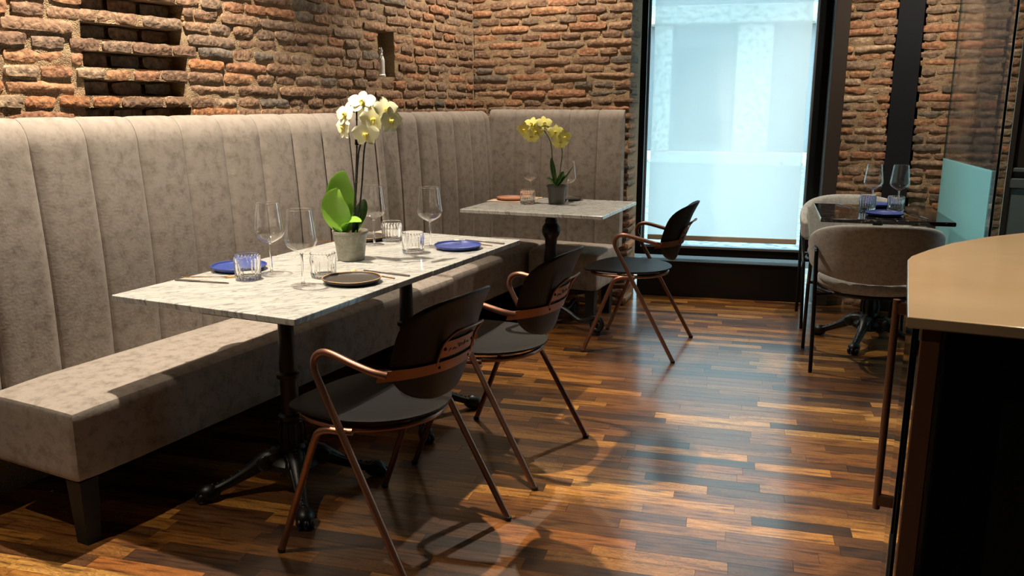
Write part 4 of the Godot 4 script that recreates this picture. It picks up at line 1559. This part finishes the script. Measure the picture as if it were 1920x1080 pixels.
func flower(parent: Node3D, at: Vector3, look: Vector3, size: float, m: Material) -> void:
	if flower_parts.is_empty():
		flower_parts.side = [petal(0.12, 1.0, 0.55, 0.15).mesh(), petal(PI - 0.12, 1.0, 0.55, 0.15).mesh()]
		flower_parts.sepal = [petal(PI / 2, 0.95, 0.36, -0.12).mesh(), petal(-0.95, 0.92, 0.34, -0.15).mesh(), petal(PI + 0.95, 0.92, 0.34, -0.15).mesh()]
		var g := Geo.new()
		g.ball(Vector3(0, -0.05, 0.16), Vector3(0.10, 0.12, 0.16), 8, 6)
		g.ball(Vector3(0.13, -0.06, 0.12), Vector3(0.06, 0.13, 0.10), 8, 6)
		g.ball(Vector3(-0.13, -0.06, 0.12), Vector3(0.06, 0.13, 0.10), 8, 6)
		g.ball(Vector3(0, -0.28, 0.2), Vector3(0.09, 0.2, 0.05), 8, 6)
		flower_parts.lip = g.mesh()
	var o := Node3D.new()
	add(o, "flower", parent)
	var up := Vector3.UP
	o.transform = Transform3D(Basis.looking_at(-look.normalized(), up).scaled(Vector3.ONE * size), at)
	for k in 3:
		piece(o, "sepal", flower_parts.sepal[k], m, Transform3D(Basis.IDENTITY, Vector3(0, 0, -0.02)))
	for k in 2:
		piece(o, "petal", flower_parts.side[k], m, Transform3D(Basis.IDENTITY, Vector3(0, 0, 0.02)))
	piece(o, "lip", flower_parts.lip, M.lip, Transform3D.IDENTITY)

func pot(o: Node3D, r: float, h: float, m: Material) -> void:
	var g := Geo.new()
	g.lathe([Vector2(0, 0), Vector2(r * 0.76, 0), Vector2(r * 0.78, 0.003), Vector2(r * 0.96, h - 0.012), Vector2(r * 1.02, h - 0.010), Vector2(r * 1.02, h), Vector2(r * 0.95, h), Vector2(r * 0.9, h - 0.02)], 36)
	part(o, "pot", g, m)
	g = Geo.new()
	var f := FastNoiseLite.new()
	f.seed = 5
	f.frequency = 60.0
	g.sheet(24, 6, func(u, w):
		var rr: float = r * 0.92 * (1 - w)
		var p := Vector3(rr * cos(u * TAU), h - 0.012, -rr * sin(u * TAU))
		p.y += f.get_noise_2d(p.x, p.z) * 0.012
		return p, true)
	part(o, "bark_mix", g, M.bark).set_meta("kind", "stuff")

func build_orchids() -> void:
	var o := thing("white_orchid", "creamy white orchid in a grey pot on the front marble table", "orchid", Vector3(0.325, 0.7512, -0.822))
	pot(o, 0.066, 0.112, M.pot_grey)
	var toward := Vector3(0.58, 0.1, 0.8)
	part(o, "leaf", leaf_geo(Vector3(-0.005, 0.11, -0.01), Vector3(-0.012, 0.335, 0.0), Vector3(-0.07, 0.02, -0.02), 0.056, Vector3(0.45, 0.25, 0.85)), M.leaf)
	part(o, "leaf", leaf_geo(Vector3(0.0, 0.105, 0.012), Vector3(-0.02, 0.272, 0.035), Vector3(-0.05, 0.01, 0.03), 0.05, Vector3(0.5, 0.35, 0.8)), M.leaf)
	part(o, "leaf", leaf_geo(Vector3(-0.005, 0.108, 0.01), Vector3(0.085, 0.155, 0.045), Vector3(-0.035, 0.03, 0.015), 0.026, Vector3(-0.1, 0.9, 0.4)), M.leaf)
	part(o, "leaf", leaf_geo(Vector3(0.01, 0.105, -0.01), Vector3(0.05, 0.23, -0.03), Vector3(0.0, 0.02, -0.02), 0.024, Vector3(0.6, 0.2, 0.8)), M.leaf_dark)
	part(o, "leaf", leaf_geo(Vector3(-0.005, 0.105, 0.015), Vector3(-0.05, 0.14, 0.05), Vector3(-0.01, 0.012, 0.01), 0.022, Vector3(0.1, 0.8, 0.6)), M.leaf_dark)
	for st in [[Vector3(0.012, 0.1, 0.0), Vector3(0.036, 0.3, 0.0), Vector3(0.048, 0.45, 0.0), Vector3(0.056, 0.585, 0.005)], [Vector3(0.025, 0.1, -0.01), Vector3(0.055, 0.28, -0.01), Vector3(0.075, 0.43, -0.01), Vector3(0.10, 0.50, -0.02)], [Vector3(0.02, 0.1, 0.01), Vector3(0.042, 0.27, 0.008), Vector3(0.058, 0.41, 0.005), Vector3(0.08, 0.465, 0.0)]]:
		var g := Geo.new()
		g.tube(smooth(st, 6), 0.0032, 7)
		for k in 4:
			var q: Vector3 = smooth(st, 6)[3 + k * 4]
			g.ball(q, Vector3(0.0048, 0.004, 0.0048), 6, 4)
		part(o, "stem", g, M.stem)
	var g2 := Geo.new()
	g2.tube(PackedVector3Array([Vector3(0.05, 0.435, 0.004), Vector3(0.052, 0.455, 0.004)]), 0.008, 8)
	part(o, "clip", g2, M.screw)
	var fl := [[0.008, 0.500, 0.02, Vector3(-0.45, 0.1, 0.9)], [0.025, 0.548, 0.03, Vector3(-0.3, 0.3, 0.9)], [0.078, 0.592, 0.0, Vector3(0.3, 0.5, 0.7)], [0.112, 0.478, 0.035, Vector3(0.5, -0.1, 0.9)], [0.128, 0.53, 0.01, Vector3(0.75, 0.1, 0.6)], [0.165, 0.565, -0.02, Vector3(0.8, 0.3, 0.4)], [0.185, 0.525, -0.02, Vector3(0.95, 0.0, 0.3)], [0.06, 0.555, -0.04, Vector3(0.1, 0.3, -0.9)]]
	for q in fl:
		flower(o, Vector3(q[0], q[1], q[2]), q[3], 0.051, M.petal)
	o = thing("yellow_orchid", "yellow orchid in a dark grey plastic pot on the corner table", "orchid", Vector3(0.364, 0.7508, -2.86))
	pot(o, 0.062, 0.112, M.pot_dark)
	for l in [[Vector3(-0.045, 0.27, -0.02), Vector3(-0.02, 0.02, 0.0), 0.017, Vector3(0.8, 0.1, 0.6)], [Vector3(0.12, 0.225, 0.055), Vector3(0.015, -0.01, 0.01), 0.012, Vector3(-0.3, 0.8, 0.5)], [Vector3(0.075, 0.17, 0.05), Vector3(0.01, 0.02, 0.0), 0.015, Vector3(-0.2, 0.8, 0.6)], [Vector3(-0.055, 0.15, 0.03), Vector3(0, 0.02, 0), 0.012, Vector3(0.2, 0.8, 0.6)], [Vector3(0.03, 0.19, -0.03), Vector3(0.0, 0.01, 0), 0.016, Vector3(0.4, 0.4, 0.8)]]:
		part(o, "leaf", leaf_geo(Vector3(0, 0.1, 0), l[0], l[1], l[2], l[3]), M.leaf_dark)
	for st in [[Vector3(-0.01, 0.1, 0.0), Vector3(-0.03, 0.25, 0.0), Vector3(-0.042, 0.36, 0.0), Vector3(-0.08, 0.43, 0.01)], [Vector3(0.01, 0.1, 0.0), Vector3(0.024, 0.22, 0.0), Vector3(0.03, 0.32, 0.0), Vector3(0.0, 0.40, 0.01)]]:
		var g := Geo.new()
		g.tube(smooth(st, 6), 0.0032, 7)
		part(o, "stem", g, M.stem_green)
	for q in [[-0.205, 0.435, 0.02, Vector3(-0.2, -0.1, 1)], [-0.165, 0.47, 0.0, Vector3(0.0, 0.5, 0.8)], [-0.125, 0.425, 0.03, Vector3(0.3, 0.0, 0.9)], [-0.085, 0.475, 0.0, Vector3(0.5, 0.4, 0.6)], [-0.155, 0.395, 0.03, Vector3(0.1, -0.4, 0.9)], [-0.005, 0.425, 0.02, Vector3(0.2, 0.2, 0.9)], [0.045, 0.395, 0.01, Vector3(0.8, 0.0, 0.5)], [0.03, 0.365, 0.03, Vector3(0.5, -0.3, 0.8)]]:
		flower(o, Vector3(q[0], q[1], q[2]), q[3], 0.050, M.petal_yellow)

# ---------------------------------------------------------------- counter
func build_counter() -> void:
	var o := thing("bar_counter", "bar counter with pale cream stone top and black body", "counter", Vector3(2.6, 0, -0.1))
	var off := Vector2(2.6, -0.1)
	var poly := PackedVector2Array()
	for q in [Vector2(2.238, 0.333), Vector2(2.2405, -0.225), Vector2(2.247, -0.27), Vector2(2.285, -0.38), Vector2(2.339, -0.511), Vector2(2.428, -0.659), Vector2(2.524, -0.782), Vector2(2.68, -0.93), Vector2(2.9, -1.08), Vector2(3.3, -1.25), Vector2(4.2, -1.35), Vector2(4.2, 0.345)]:
		poly.append(q - off)
	var g := Geo.new()
	g.slab(poly, 0.98, 1.0, 0.003)
	part(o, "stone_top", g, M.quartz)
	g = Geo.new()
	var body := PackedVector2Array()
	for q in [Vector2(2.30, 0.28), Vector2(2.30, -0.23), Vector2(2.42, -0.55), Vector2(2.7, -0.85), Vector2(3.3, -1.15), Vector2(4.15, -1.25), Vector2(4.15, 0.28)]:
		body.append(q - off)
	g.slab(body, 0.02, 0.979, 0.003)
	part(o, "body", g, M.black_leg)
	g = Geo.new()
	g.box(Vector3(2.276 - off.x, 0.49, 0.31 - off.y), Vector3(0.03, 0.978, 0.025), 0.002)
	part(o, "corner_post", g, M.bronze, "brown corner post")
	g = Geo.new()
	g.box(Vector3(2.256 - off.x, 0.49, 0.03 - off.y), Vector3(0.006, 0.97, 0.53), 0.001)
	part(o, "glass_door", g, M.dark_glass)
	g = Geo.new()
	g.box(Vector3(2.252 - off.x, 0.78, 0.27 - off.y), Vector3(0.006, 0.38, 0.012), 0.001)
	part(o, "door_seal", g, M.black_metal)
	g = Geo.new()
	g.box(Vector3(2.252 - off.x, 0.3, 0.27 - off.y), Vector3(0.008, 0.58, 0.012), 0.001)
	part(o, "door_channel", g, M.aluminium)
	g = Geo.new()
	g.tube(PackedVector3Array([Vector3(2.2255 - off.x, 0.505, 0.0 - off.y), Vector3(2.2255 - off.x, 0.955, 0.0 - off.y)]), 0.0075, 14)
	var h := part(o, "door_handle", g, M.bronze, "long upright bronze bar handle")
	for y in [0.525, 0.938]:
		g = Geo.new()
		g.box(Vector3(2.241 - off.x, y, 0.0 - off.y), Vector3(0.03, 0.024, 0.014), 0.002)
		part(h, "standoff", g, M.bronze)

func _ready() -> void:
	build_view()
	build_materials()
	build_lamps()
	build_bricks()
	build_shell()
	build_floor()
	build_walls()
	build_window()
	build_entrance()
	build_street()
	build_benches()
	build_tables()
	build_chairs()
	build_counter()
	build_tableware()
	build_orchids()
